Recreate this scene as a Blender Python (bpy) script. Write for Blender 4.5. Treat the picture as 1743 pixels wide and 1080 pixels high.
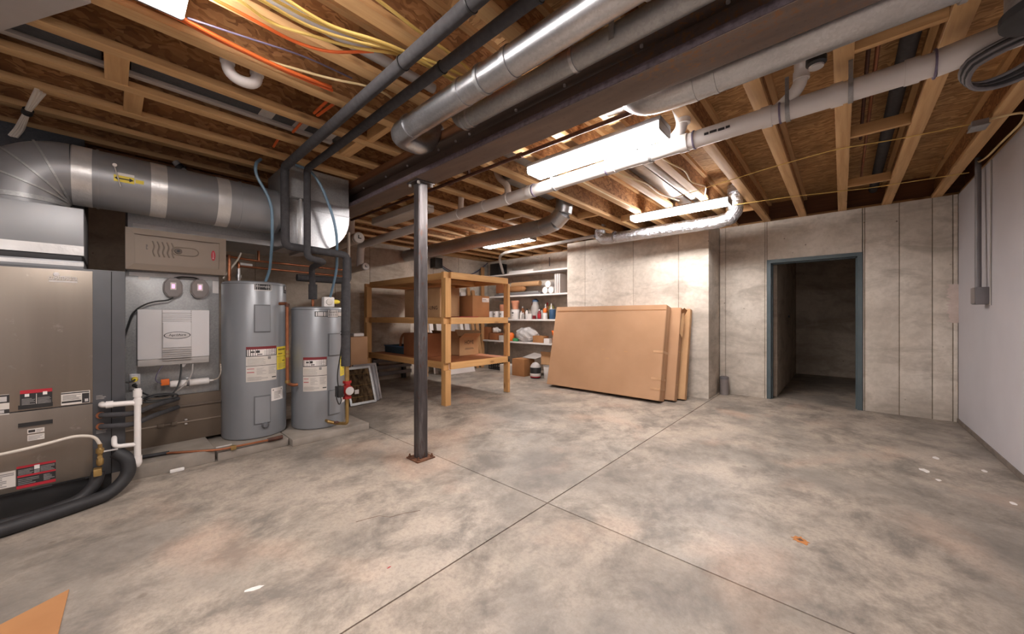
import bpy, bmesh, math, random
from mathutils import Vector, Matrix

# ------------------------------------------------------------------ camera, world, exposure
for o in list(bpy.data.objects): bpy.data.objects.remove(o)
SC = bpy.context.scene
COL = SC.collection
random.seed(7)
PI = math.pi
cam_d = bpy.data.cameras.new('camera'); cam = bpy.data.objects.new('camera', cam_d); COL.objects.link(cam)
cam_d.sensor_width = 36.0; cam_d.lens = 36.0 * 618.0 / 1743.0
cam_d.clip_start = 0.02; cam_d.clip_end = 60
cam.location = (0, 0, 1.25); cam.rotation_euler = (PI / 2, 0, math.radians(42.207))
SC.camera = cam
W = bpy.data.worlds.new('world'); SC.world = W; W.use_nodes = True
W.node_tree.nodes['Background'].inputs[0].default_value = (0.9, 0.85, 0.8, 1)
W.node_tree.nodes['Background'].inputs[1].default_value = 0.02
SC.view_settings.view_transform = 'Standard'; SC.view_settings.look = 'None'
SC.view_settings.gamma = 1.0; SC.view_settings.use_curve_mapping = False
SC.view_settings.exposure = 0.0
LAMP = 76.0          # radiance of the fluorescent diffusers

# ------------------------------------------------------------------ materials
def lin(c):
    return tuple(((v / 255) / 12.92 if v / 255 <= 0.04045 else ((v / 255 + 0.055) / 1.055) ** 2.4) for v in c) + (1.0,)
class NT:
    def __init__(s, name):
        s.m = bpy.data.materials.new(name); s.m.use_nodes = True
        s.t = s.m.node_tree; s.b = s.t.nodes['Principled BSDF']
    def n(s, typ, **kw):
        nd = s.t.nodes.new(typ)
        for k, v in kw.items():
            if k.startswith('_'): setattr(nd, k[1:], v)
            else: nd.inputs[k.replace('__', ' ')].default_value = v
        return nd
    def l(s, a, b): s.t.links.new(a, b)
    def coord(s, scale=(1, 1, 1), kind='Object', rot=(0, 0, 0)):
        tc = s.n('ShaderNodeTexCoord'); mp = s.n('ShaderNodeMapping')
        mp.inputs['Scale'].default_value = scale; mp.inputs['Rotation'].default_value = rot
        s.l(tc.outputs[kind], mp.inputs['Vector']); return mp.outputs['Vector']
    def noise(s, vec, scale=5, detail=4, rough=.55, dist=0):
        nd = s.n('ShaderNodeTexNoise', Scale=scale, Detail=detail, Roughness=rough, Distortion=dist)
        s.l(vec, nd.inputs['Vector']); return nd.outputs['Fac']
    def ramp(s, fac, stops):
        r = s.n('ShaderNodeValToRGB'); cr = r.color_ramp
        while len(cr.elements) < len(stops): cr.elements.new(0.5)
        for e, (p, c) in zip(cr.elements, stops): e.position = p; e.color = c
        s.l(fac, r.inputs['Fac']); return r.outputs['Color']
    def mix(s, fac, a, b, mode='MIX'):
        m = s.n('ShaderNodeMix', _data_type='RGBA', _blend_type=mode)
        for sock, v in ((m.inputs[0], fac), (m.inputs[6], a), (m.inputs[7], b)):
            if hasattr(v, 'links'): s.l(v, sock)
            else: sock.default_value = v
        return m.outputs[2]
    def bump(s, h, strength=.3, dist=.01):
        b = s.n('ShaderNodeBump', Strength=strength, Distance=dist)
        s.l(h, b.inputs['Height']); s.l(b.outputs['Normal'], s.b.inputs['Normal'])
    def fin(s, color=None, rough=.5, metal=0.0):
        if color is not None:
            if hasattr(color, 'links'): s.l(color, s.b.inputs['Base Color'])
            else: s.b.inputs['Base Color'].default_value = color
        if hasattr(rough, 'links'): s.l(rough, s.b.inputs['Roughness'])
        else: s.b.inputs['Roughness'].default_value = rough
        s.b.inputs['Metallic'].default_value = metal
        return s.m
G = lambda v: (v, v, v, 1)
def simple(name, c1, c2=None, rough=.5, metal=0., scale=6., bump=0., stretch=(1, 1, 1)):
    t = NT(name)
    if c2 is None: c2 = tuple(max(0, v * .86) for v in c1)
    v = t.coord(stretch); f = t.noise(v, scale, 5)
    c = t.ramp(f, [(.32, lin(c2)), (.68, lin(c1))])
    if bump: t.bump(t.noise(v, scale * 6, 3), bump, .004)
    return t.fin(c, rough, metal)
def wood(name, c1, c2, axis, rough=.65, knots=True):
    t = NT(name)
    st = [26, 26, 26]; st['xyz'.index(axis)] = 1.3
    v = t.coord(tuple(st)); f = t.noise(v, 1.0, 5, .6, .6)
    st2 = [1.5] * 3; st2['xyz'.index(axis)] = .5
    f2 = t.noise(t.coord(tuple(st2)), 1.3, 3)
    c = t.ramp(f, [(.3, lin(c2)), (.7, lin(c1))])
    c = t.mix(t.ramp(f2, [(.35, G(.0)), (.75, G(.5))]), c, lin(tuple(v * .72 for v in c2)))
    if knots:
        st3 = [7] * 3; st3['xyz'.index(axis)] = 2.4
        vo = t.n('ShaderNodeTexVoronoi', Scale=1.0); t.l(t.coord(tuple(st3)), vo.inputs['Vector'])
        c = t.mix(t.ramp(vo.outputs['Distance'], [(.07, G(.55)), (.16, G(0))]), c, lin((92, 52, 24)))
    t.bump(f, .15, .003)
    return t.fin(c, rough)
def osb(name, c_lo, c_mid, c_hi, plane='xy'):
    t = NT(name)
    v = t.coord((1, 1, 1)); vr = t.n('ShaderNodeVectorMath', _operation='ADD')
    nz = t.n('ShaderNodeTexNoise', Scale=9.0, Detail=2.0); t.l(v, nz.inputs['Vector'])
    sc = t.n('ShaderNodeVectorMath', _operation='SCALE'); sc.inputs['Scale'].default_value = .12
    t.l(nz.outputs['Color'], sc.inputs[0]); t.l(v, vr.inputs[0]); t.l(sc.outputs[0], vr.inputs[1])
    mp = t.n('ShaderNodeMapping'); mp.inputs['Scale'].default_value = {'xy': (15, 64, 10), 'yz': (10, 22, 60)}[plane]
    t.l(vr.outputs[0], mp.inputs['Vector'])
    vo = t.n('ShaderNodeTexVoronoi', Scale=1.0); t.l(mp.outputs[0], vo.inputs['Vector'])
    sep = t.n('ShaderNodeSeparateColor'); t.l(vo.outputs['Color'], sep.inputs[0])
    c = t.ramp(sep.outputs[0], [(.0, lin(c_lo)), (.5, lin(c_mid)), (1, lin(c_hi))])
    f = t.noise(v, 2.2, 4)
    c = t.mix(t.ramp(f, [(.35, G(.4)), (.6, G(0))]), c, lin(tuple(x * .75 for x in c_lo)))
    t.bump(sep.outputs[1], .35, .004)
    return t.fin(c, .75)

M = {}
# concrete slab: trowel patches, tan and pink blooms, dark smudges
t = NT('concrete_floor'); v = t.coord((1, 1, 1))
f1 = t.noise(v, .6, 8, .66, .15); f2 = t.noise(t.coord((1, .8, 1), rot=(0, 0, .7)), 2.8, 9, .74, .2)
f3 = t.noise(t.coord((1, 1, 1), rot=(0, 0, 1.3)), 1.1, 4, .5, .4); f4 = t.noise(v, 44, 6, .75)
c = t.ramp(f1, [(.30, lin((104, 99, 94))), (.44, lin((140, 131, 122))), (.55, lin((170, 157, 144))), (.75, lin((182, 168, 154)))])
c = t.mix(t.ramp(f2, [(.38, G(.9)), (.55, G(0))]), c, lin((108, 101, 94)))
c = t.mix(t.ramp(f2, [(.62, G(0)), (.75, G(.45))]), c, lin((212, 200, 190)))
c = t.mix(t.ramp(f3, [(.56, G(0)), (.72, G(.4))]), c, lin((206, 168, 144)))
c = t.mix(t.ramp(f4, [(.38, G(.4)), (.54, G(0))]), c, lin((122, 112, 102)))
vo = t.n('ShaderNodeTexVoronoi', Scale=2.6, Randomness=1.0); t.l(v, vo.inputs['Vector'])
c = t.mix(t.ramp(vo.outputs['Distance'], [(.03, G(.5)), (.055, G(0))]), c, lin((92, 80, 70)))
t.bump(f4, .12, .004)
M['floor'] = t.fin(c, t.ramp(f2, [(.3, G(.62)), (.7, G(.42))]))
# poured wall: form marks, water stains, bug holes
def poured(name, tint=1.0, warm=(0, 0, 0)):
    q = lambda r, g, b: lin((min(255, (r + warm[0]) * tint), min(255, (g + warm[1]) * tint), min(255, (b + warm[2]) * tint)))
    t = NT(name); v = t.coord((1, 1, 1), 'Object')
    f1 = t.noise(t.coord((1.2, 1.2, .8)), 1.3, 6, .6, .4); f2 = t.noise(t.coord((1.1, 1.1, 3.2)), 1.2, 6, .65, .6)
    f3 = t.noise(v, 18, 4, .6)
    c = t.ramp(f1, [(.3, q(186, 176, 164)), (.5, q(208, 198, 186)), (.7, q(220, 211, 200))])
    c = t.mix(t.ramp(f2, [(.36, G(.6)), (.52, G(0))]), c, q(152, 142, 130))
    c = t.mix(t.ramp(f2, [(.62, G(0)), (.72, G(.4))]), c, q(214, 203, 188))
    vo = t.n('ShaderNodeTexVoronoi', Scale=9.0); t.l(v, vo.inputs['Vector'])
    hole = t.ramp(vo.outputs['Distance'], [(.05, G(1)), (.10, G(0))])
    gate = t.ramp(t.noise(v, 1.6, 3), [(.54, G(0)), (.6, G(1))])
    h = t.mix(gate, G(0), hole)
    c = t.mix(h, c, q(104, 92, 78))
    c = t.mix(t.ramp(f3, [(.4, G(.2)), (.58, G(0))]), c, q(150, 138, 122))
    t.bump(f3, .1, .004)
    return t.fin(c, .82)
M['wall'] = poured('poured_concrete')
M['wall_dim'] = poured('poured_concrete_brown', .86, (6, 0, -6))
M['pad'] = simple('pad_concrete', (152, 142, 132), (120, 111, 102), .8, scale=4, bump=.1)
M['seam'] = simple('form_seam', (150, 138, 122), (120, 108, 92), .9, scale=9)
M['joint'] = simple('control_joint', (112, 86, 72), (88, 68, 58), .9, scale=5)
M['drywall'] = simple('painted_drywall', (186, 182, 186), (180, 176, 180), .7, scale=2)
M['gypsum'] = simple('gypsum_board', (176, 168, 162), (164, 156, 150), .85, scale=2)
M['base_gap'] = simple('drywall_base', (124, 112, 102), (96, 86, 78), .9, scale=7)
M['mud'] = simple('joint_compound', (206, 190, 182), (188, 170, 160), .85, scale=9, bump=.2)
M['flange_y'] = wood('pine_flange', (222, 182, 130), (192, 148, 98), 'y')
M['block_x'] = wood('pine_block', (222, 178, 124), (194, 148, 96), 'x')
M['osb_web'] = osb('osb_web', (124, 84, 50), (160, 112, 68), (190, 142, 94), 'yz')
M['osb_deck'] = osb('osb_deck', (150, 110, 68), (186, 142, 92), (214, 172, 120), 'xy')
M['rim'] = wood('rim_board', (122, 76, 40), (92, 54, 28), 'x', knots=False)
M['pine_x'] = wood('rack_pine_x', (226, 176, 116), (204, 150, 92), 'x')
M['pine_y'] = wood('rack_pine_y', (230, 182, 122), (208, 156, 98), 'y')
M['pine_z'] = wood('rack_pine_z', (228, 178, 118), (202, 148, 90), 'z')
M['ply'] = wood('rack_ply', (172, 108, 66), (138, 80, 46), 'x', knots=False)
M['stud_z'] = wood('stud_pine', (196, 150, 104), (166, 120, 78), 'z')
# galvanised steel with spangle
def galv(name, c1, c2, rough=.33, bright=.92):
    t = NT(name); v = t.coord((1, 1, 1))
    vo = t.n('ShaderNodeTexVoronoi', Scale=95.0); t.l(v, vo.inputs['Vector'])
    sep = t.n('ShaderNodeSeparateColor'); t.l(vo.outputs['Color'], sep.inputs[0])
    c = t.ramp(sep.outputs[0], [(0, lin(c2)), (1, lin(c1))])
    c = t.mix(t.ramp(t.noise(v, 3, 5), [(.4, G(.35)), (.6, G(0))]), c, lin(tuple(x * .8 for x in c2)))
    r = t.ramp(sep.outputs[1], [(0, G(rough - .015)), (1, G(rough + .025))])
    t.bump(t.noise(v, 9, 2), .06, .01)
    return t.fin(c, r, bright)
M['galv'] = galv('galvanized', (200, 200, 202), (186, 186, 188))
M['galv_dull'] = galv('galvanized_dull', (172, 172, 172), (158, 158, 158), .44, .6)
M['duct_grey'] = simple('duct_grey', (146, 146, 148), (134, 134, 136), .42, .45, 2)
M['galv_dark'] = galv('galvanized_dark', (92, 94, 98), (80, 82, 86), .5, .5)
t = NT('foil_tape'); t.bump(t.noise(t.coord((1, 1, 1)), 45, 3), .35, .004); M['foil'] = t.fin(t.ramp(t.noise(t.coord((1, 1, 1)), 6, 3), [(.3, lin((196, 194, 192))), (.7, lin((222, 220, 218)))]), .34, .55)
t = NT('flex_foil'); v = t.coord((1, 1, 1)); f = t.noise(v, 22, 4, .6)
t.bump(f, 1.0, .03); M['flex'] = t.fin(lin((196, 198, 202)), .26, .92)
# primed beam with mill scale and rust bloom
t = NT('beam_steel'); v = t.coord((1, 1, 1)); f1 = t.noise(t.coord((.5, 3, 3)), 2.2, 6, .65); f2 = t.noise(v, 30, 5, .7); f3 = t.noise(t.coord((.4, 1, 1)), 1.5, 3)
c = t.ramp(f1, [(.3, lin((92, 78, 70))), (.7, lin((120, 102, 92)))])
rm = t.mix(t.ramp(f3, [(.55, G(0)), (.62, G(1))]), G(0), t.ramp(f2, [(.52, G(0)), (.62, G(.8))]))
c = t.mix(rm, c, lin((132, 92, 56)))
c = t.mix(t.ramp(f2, [(.3, G(.35)), (.42, G(0))]), c, lin((52, 42, 38)))
M['beam'] = t.fin(c, .55, .25)
t = NT('post_steel'); f1 = t.noise(t.coord((9, 9, 1.2)), 2, 6, .65); f2 = t.noise(t.coord((30, 30, 10)), 1.2, 4)
c = t.ramp(f1, [(.3, lin((58, 52, 52))), (.55, lin((86, 80, 80))), (.72, lin((120, 116, 116)))])
c = t.mix(t.ramp(f2, [(.6, G(0)), (.68, G(.7))]), c, lin((84, 54, 42)))
M['post'] = t.fin(c, .42, .55)
M['rusty'] = simple('rusty_plate', (122, 82, 58), (78, 50, 36), .8, .2, 30)
M['iron'] = simple('iron_pipe', (96, 60, 46), (70, 44, 34), .6, .3, 20)
M['pvc'] = simple('pvc_white', (222, 216, 212), (208, 202, 198), .42, scale=2)
M['pvc_old'] = simple('pvc_cream', (206, 188, 172), (188, 170, 154), .45, scale=2)
M['primer'] = simple('purple_primer', (96, 84, 112), (120, 110, 128), .6, scale=30)
M['ink'] = simple('black_ink', (44, 40, 40), (30, 28, 28), .6)
M['foam'] = simple('foam_insulation', (62, 60, 62), (50, 48, 50), .85, scale=30, bump=.1)
M['rubber'] = simple('black_rubber', (44, 43, 45), (32, 31, 33), .6, scale=12)
M['black'] = simple('black_plastic', (36, 34, 34), (26, 25, 25), .5)
M['darkgap'] = simple('dark_void', (22, 19, 18), (14, 12, 12), .9)
t = NT('stainless_skin'); v = t.coord((1, 1, .08)); f = t.noise(v, 3.5, 4, .5); sp = t.noise(t.coord((1, 1, 1)), 13, 5, .7)
c = t.ramp(f, [(.3, lin((122, 112, 102))), (.7, lin((146, 136, 126)))])
c = t.mix(t.ramp(sp, [(.62, G(0)), (.7, G(.3))]), c, lin((176, 170, 164)))
M['stainless'] = t.fin(c, .36, .75)
M['charcoal'] = simple('charcoal_paint', (74, 74, 77), (66, 66, 69), .45, .1, 3)
M['tank'] = simple('tank_enamel', (140, 142, 146), (132, 134, 138), .32, .15, 2)
M['tank_dark'] = simple('tank_trim', (108, 109, 112), (98, 99, 102), .4, .1, 2)
M['taupe'] = simple('taupe_plastic', (138, 122, 108), (130, 114, 100), .5, scale=2)
M['taupe_dark'] = simple('taupe_deep', (98, 84, 74), (90, 78, 68), .6, scale=2)  # darker taupe of the cabinet rail, handle lips and dial
M['taupe_mid'] = simple('taupe_louvre', (118, 104, 92), (112, 98, 86), .55, scale=2)
M['beam_lip'] = simple('beam_primer', (104, 92, 98), (74, 62, 66), .7, .1, 40)
M['brownpaint'] = simple('brown_cabinet', (104, 90, 76), (94, 80, 68), .5, .1, 2)
M['whiteplastic'] = simple('white_plastic', (206, 202, 202), (198, 194, 194), .42, scale=2)
M['greyplastic'] = simple('grey_plastic', (134, 126, 124), (124, 116, 114), .5, scale=4)
M['conduit'] = simple('conduit_grey', (122, 118, 120), (110, 106, 108), .5, .2, 5)
M['copper'] = simple('copper', (178, 116, 82), (138, 84, 58), .4, .75, 9)
M['brass'] = simple('brass', (184, 154, 98), (146, 116, 70), .4, .75, 9)
M['pumpred'] = simple('pump_red', (166, 40, 38), (136, 30, 30), .4, .1, 5)
M['bluepex'] = simple('blue_pex', (112, 140, 160), (96, 124, 146), .4, scale=5)
M['yellowcable'] = simple('yellow_cable', (228, 198, 116), (206, 172, 92), .5, scale=5)
M['orangecable'] = simple('orange_cable', (236, 116, 52), (210, 92, 38), .5, scale=5)
M['violetcable'] = simple('violet_cable', (104, 94, 116), (86, 78, 98), .5, scale=5)
M['creamcable'] = simple('cream_cable', (220, 196, 150), (200, 174, 126), .5, scale=5)
M['whitehose'] = simple('white_hose', (206, 196, 184), (188, 178, 166), .4, scale=5)
M['ltgrey'] = simple('light_grey_pipe', (170, 164, 160), (150, 144, 140), .5, scale=3)
t = NT('cardboard'); v = t.coord((1, 1, 1)); f = t.noise(v, 1.6, 4)
c = t.ramp(f, [(.3, lin((172, 132, 98))), (.7, lin((186, 146, 112)))])
M['card'] = t.fin(c, .75)
M['card_dark'] = simple('cardboard_brown', (172, 122, 78), (154, 106, 66), .8, scale=3)
M['card_deep'] = simple('cardboard_red_brown', (150, 92, 54), (130, 78, 46), .8, scale=3)
M['card_light'] = simple('cardboard_tan', (196, 156, 114), (180, 138, 98), .8, scale=3)
M['tape'] = simple('packing_tape', (200, 160, 124), (186, 144, 108), .3, scale=9)
M['white'] = simple('white_paper', (226, 220, 216), (214, 208, 204), .6, scale=3)
M['offwhite'] = simple('offwhite_print', (206, 198, 190), (196, 188, 180), .6, scale=9)
M['yellowlabel'] = simple('yellow_label', (232, 210, 72), (220, 196, 60), .55, scale=3)
M['redprint'] = simple('red_print', (176, 34, 48), (160, 28, 42), .5, scale=3)
M['darkred'] = simple('dark_red_print', (122, 34, 40), (108, 30, 36), .5, scale=3)
M['greyprint'] = simple('grey_print', (140, 136, 134), (112, 108, 106), .6, scale=40)
M['silver'] = simple('silver_badge', (212, 208, 206), (196, 192, 190), .3, .5, 4)
M['orange'] = simple('orange_plastic', (236, 120, 44), (214, 100, 34), .45, scale=3)
M['blue'] = simple('blue_plastic', (58, 92, 128), (46, 76, 110), .45, scale=3)
M['teal'] = simple('teal_plastic', (40, 66, 80), (30, 52, 66), .5, scale=3)
M['green'] = simple('green_plastic', (70, 150, 100), (58, 130, 86), .45, scale=3)
M['rustspot'] = simple('rust_stain', (186, 120, 62), (164, 110, 66), .9, scale=25)
M['terracotta'] = simple('terracotta', (214, 150, 120), (196, 130, 98), .8, scale=5)
M['khaki'] = simple('khaki_bag', (150, 140, 76), (112, 104, 60), .8, scale=9)
M['shelfwhite'] = simple('shelf_white', (206, 198, 194), (192, 184, 180), .5, scale=2)
M['doorframe'] = simple('blue_grey_steel', (84, 96, 100), (72, 84, 88), .45, .2, 4)
M['clock'] = M['white']
t = NT('clear_poly_bag'); f = t.noise(t.coord((1, 1, 1)), 14, 5, .6); t.bump(f, 1, .03)
t.b.inputs['Alpha'].default_value = .62; M['bag'] = t.fin(lin((226, 222, 220)), .2)
t = NT('filter_pleat'); f = t.noise(t.coord((26, 26, 9)), 1, 4, .6)
M['pleat'] = t.fin(t.ramp(f, [(.35, lin((58, 42, 32))), (.65, lin((150, 124, 92)))]), .8)
def emit(name, col, s):
    t = NT(name); t.b.inputs['Emission Color'].default_value = lin(col); t.b.inputs['Emission Strength'].default_value = s
    return t.fin(lin((240, 238, 236)), .5)
M['lamp'] = emit('lit_diffuser', (255, 249, 246), LAMP)
M['led'] = emit('indicator_led', (255, 120, 200), 1.2)

# ------------------------------------------------------------------ mesh helpers
def V(*a): return Vector(a)
class MB:
    """collects shapes (world coordinates) that become ONE mesh object"""
    def __init__(s): s.b = bmesh.new(); s.mats = []
    def _mi(s, m):
        if m is None: return 0
        if m not in s.mats: s.mats.append(m)
        return s.mats.index(m)
    def box(s, x0, x1, y0, y1, z0, z1, bev=0., m=None, rot=None):
        r = bmesh.ops.create_cube(s.b, size=1)
        vs = r['verts']
        bmesh.ops.scale(s.b, vec=(abs(x1 - x0), abs(y1 - y0), abs(z1 - z0)), verts=vs)
        fs = list({f for v in vs for f in v.link_faces})
        if bev > 0:
            es = list({e for v in vs for e in v.link_edges})
            g = bmesh.ops.bevel(s.b, geom=es, offset=bev, segments=2, affect='EDGES', profile=.6)
            vs = g['verts']; fs = g['faces']
            vs = list({v for f in fs for v in f.verts}); 
            fs = list({f for v in vs for f in v.link_faces}); vs = list({v for f in fs for v in f.verts})
        c = V((x0 + x1) / 2, (y0 + y1) / 2, (z0 + z1) / 2)
        if rot is not None: bmesh.ops.rotate(s.b, cent=(0, 0, 0), matrix=rot, verts=vs)
        bmesh.ops.translate(s.b, vec=c, verts=vs)
        k = s._mi(m)
        for f in fs: f.material_index = k
        return s
    def poly(s, pts, m=None):
        f = s.b.faces.new([s.b.verts.new(p) for p in pts]); f.material_index = s._mi(m); return s
    def prism(s, pts, d, m=None):
        """polygon pts (3-D) extruded by vector d"""
        k = s._mi(m); d = V(*d)
        a = [s.b.verts.new(p) for p in pts]; b = [s.b.verts.new(V(*p) + d) for p in pts]
        fs = [s.b.faces.new(a), s.b.faces.new(b[::-1])]
        n = len(pts)
        for i in range(n): fs.append(s.b.faces.new((a[i], b[i], b[(i + 1) % n], a[(i + 1) % n])))
        for f in fs: f.material_index = k
        return s
    def tube(s, pts, r, fillet=0., seg=12, m=None, cap=True, steps=5, rs=None):
        k = s._mi(m)
        P = [V(*p) for p in pts]
        Q = [(P[0], 0)]
        for i in range(1, len(P) - 1):
            a, b, c = P[i - 1], P[i], P[i + 1]
            u, w = (a - b), (c - b)
            if fillet <= 0 or u.length < 1e-6 or w.length < 1e-6: Q.append((b, i)); continue
            d = min(fillet, u.length * .49, w.length * .49)
            p0, p2 = b + u.normalized() * d, b + w.normalized() * d
            for j in range(steps + 1):
                q = j / steps; Q.append((p0 * (1 - q) ** 2 + b * 2 * q * (1 - q) + p2 * q * q, i))
        Q.append((P[-1], len(P) - 1))
        pl = [q[0] for q in Q]
        rad = [(rs[q[1]] if rs else r) for q in Q]
        n = len(pl); rings = []
        tan = []
        for i in range(n):
            t_ = (pl[min(i + 1, n - 1)] - pl[max(i - 1, 0)])
            tan.append(t_.normalized() if t_.length > 1e-9 else V(0, 0, 1))
        up = V(0, 0, 1) if abs(tan[0].z) < .9 else V(1, 0, 0)
        nx = tan[0].cross(up).normalized()
        for i in range(n):
            nx = (nx - tan[i] * nx.dot(tan[i])).normalized(); ny = tan[i].cross(nx)
            rings.append([s.b.verts.new(pl[i] + (nx * math.cos(2 * PI * j / seg) + ny * math.sin(2 * PI * j / seg)) * rad[i]) for j in range(seg)])
        for i in range(n - 1):
            for j in range(seg):
                f = s.b.faces.new((rings[i][j], rings[i][(j + 1) % seg], rings[i + 1][(j + 1) % seg], rings[i + 1][j])); f.material_index = k
        if cap:
            for rg in (rings[0][::-1], rings[-1]): f = s.b.faces.new(rg); f.material_index = k
        return s
    def cyl(s, p0, p1, r, seg=20, m=None, r2=None):
        return s.tube([p0, p1], r, seg=seg, m=m, rs=None if r2 is None else [r, r2])
    def lathe(s, prof, c, axis='z', seg=28, m=None):
        """prof: list of (radius, height) from bottom to top, about an axis through c"""
        k = s._mi(m); rings = []
        for r_, h_ in prof:
            ring = []
            for j in range(seg):
                a = 2 * PI * j / seg; ca, sa = math.cos(a) * r_, math.sin(a) * r_
                p = {'z': (ca, sa, h_), 'x': (h_, ca, sa), 'y': (sa, h_, ca)}[axis]
                ring.append(s.b.verts.new(V(*c) + V(*p)))
            rings.append(ring)
        for i in range(len(rings) - 1):
            for j in range(seg):
                f = s.b.faces.new((rings[i][j], rings[i][(j + 1) % seg], rings[i + 1][(j + 1) % seg], rings[i + 1][j])); f.material_index = k
        for rg, rr in ((rings[0][::-1], prof[0][0]), (rings[-1], prof[-1][0])):
            if rr > 1e-5: f = s.b.faces.new(rg); f.material_index = k
        return s
    def grid(s, fn, s0, s1, t0, t1, ns=1, nt=1, m=None, thick=None):
        k = s._mi(m)
        vs = [[s.b.verts.new(fn(s0 + (s1 - s0) * i / ns, t0 + (t1 - t0) * j / nt)) for j in range(nt + 1)] for i in range(ns + 1)]
        for i in range(ns):
            for j in range(nt):
                f = s.b.faces.new((vs[i][j], vs[i + 1][j], vs[i + 1][j + 1], vs[i][j + 1])); f.material_index = k
        return s
    def done(s, name, mat=None, parent=None, smooth=None, origin=None):
        me = bpy.data.meshes.new(name)
        bmesh.ops.recalc_face_normals(s.b, faces=s.b.faces[:])
        if parent is None:
            xs = [v.co for v in s.b.verts]
            lo = V(min(p.x for p in xs), min(p.y for p in xs), min(p.z for p in xs)); hi = V(max(p.x for p in xs), max(p.y for p in xs), 0)
            org = V(*origin) if origin else V((lo.x + hi.x) / 2, (lo.y + hi.y) / 2, lo.z)
        else:
            org = V(*parent['_o'])
        for v in s.b.verts: v.co -= org
        s.b.to_mesh(me); s.b.free()
        mats = s.mats if s.mats and mat is None else [mat] + s.mats
        for m in mats: me.materials.append(M[m] if m else None)
        if smooth is None or smooth:
            for p in me.polygons: p.use_smooth = True
            me.set_sharp_from_angle(angle=math.radians(smooth or 38))
        o = bpy.data.objects.new(name, me); COL.objects.link(o)
        if parent is None: o.location = org
        else: o.parent = parent
        o['_o'] = list(org)
        return o
def tag(o, label=None, cat=None, group=None, kind=None):
    if label: o['label'] = label
    if cat: o['category'] = cat
    if group: o['group'] = group
    if kind: o['kind'] = kind
    return o
def thing(name, label=None, cat=None, loc=(0, 0, 0), group=None, kind=None):
    o = bpy.data.objects.new(name, None); COL.objects.link(o); o.location = loc; o['_o'] = list(loc)
    o.empty_display_size = .1
    return tag(o, label, cat, group, kind)
def dup(root, off, label=None, group=None):
    """copy of a thing with its parts and sub-parts, moved by off"""
    off = V(*off); r = root.copy(); COL.objects.link(r); r.location = root.location + off; r['_o'] = list(V(*root['_o']) + off)
    if label: r['label'] = label
    if group: r['group'] = group
    for ch in list(root.children):
        c = ch.copy(); COL.objects.link(c); c.parent = r
        for g in ch.children:
            d = g.copy(); COL.objects.link(d); d.parent = c
    return r
def Box(name, mat, parent, x0, x1, y0, y1, z0, z1, bev=.002, rot=None):
    return MB().box(x0, x1, y0, y1, z0, z1, bev, rot=rot).done(name, mat, parent, smooth=30)
def Tube(name, mat, parent, pts, r, fillet=.06, seg=12, steps=5, rs=None):
    return MB().tube(pts, r, fillet, seg, steps=steps, rs=rs).done(name, mat, parent)
def planeX(x, y0, y1, z0, z1): return lambda s, q, l=0.: V(x + l, y0 + (y1 - y0) * s, z0 + (z1 - z0) * q)
def planeY(y, x0, x1, z0, z1): return lambda s, q, l=0.: V(x0 + (x1 - x0) * s, y - l, z0 + (z1 - z0) * q)
def cylS(cx, cy, r, a0, a1, z0, z1):
    def f(s, q, l=0.):
        a = math.radians(a0 + (a1 - a0) * s); return V(cx + (r + l) * math.cos(a), cy + (r + l) * math.sin(a), z0 + (z1 - z0) * q)
    return f
def text_pts(txt):
    cu = bpy.data.curves.new('tmp', 'FONT'); cu.body = txt; cu.resolution_u = 2
    o = bpy.data.objects.new('tmp', cu); COL.objects.link(o)
    dg = bpy.context.evaluated_depsgraph_get(); me = bpy.data.meshes.new_from_object(o.evaluated_get(dg))
    bpy.data.objects.remove(o); return me
def add_text(mb, txt, fn, s0, s1, q0, q1, mat, lift=.0015):
    me = text_pts(txt); xs = [v.co.x for v in me.vertices]; ys = [v.co.y for v in me.vertices]
    ax, bx, ay, by = min(xs), max(xs), min(ys), max(ys)
    k = mb._mi(mat)
    vs = [mb.b.verts.new(fn(s0 + (s1 - s0) * (v.co.x - ax) / (bx - ax), q0 + (q1 - q0) * (v.co.y - ay) / (by - ay), lift)) for v in me.vertices]
    for p in me.polygons:
        try: f = mb.b.faces.new([vs[i] for i in p.vertices]); f.material_index = k
        except ValueError: pass
    bpy.data.meshes.remove(me)
def decal(name, parent, fn, rects, texts=(), ns=1):
    """flat print: coloured rectangles (s0,s1,q0,q1,material) and lettering on one surface"""
    mb = MB(); l = .0012
    for i, (s0, s1, q0, q1, m) in enumerate(rects):
        mb.grid(lambda a, b, l=l + i * .00004: fn(a, b, l), s0, s1, q0, q1, max(1, int(ns * (s1 - s0) + .99)), 1, m)
    for (txt, s0, s1, q0, q1, m) in texts: add_text(mb, txt, fn, s0, s1, q0, q1, m, l + len(rects) * .00004 + .0004)
    return mb.done(name, None, parent, smooth=False)
def lines(s0, s1, q0, q1, n, m, seed=0, fill=.5):
    """rows of small print as thin strokes"""
    rnd = random.Random(seed); out = []
    h = (q1 - q0) / n
    for i in range(n):
        e = s1 - (s1 - s0) * rnd.choice((0, 0, .1, .25, .4))
        out.append((s0, e, q0 + i * h, q0 + i * h + h * fill, m))
    return out

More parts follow.
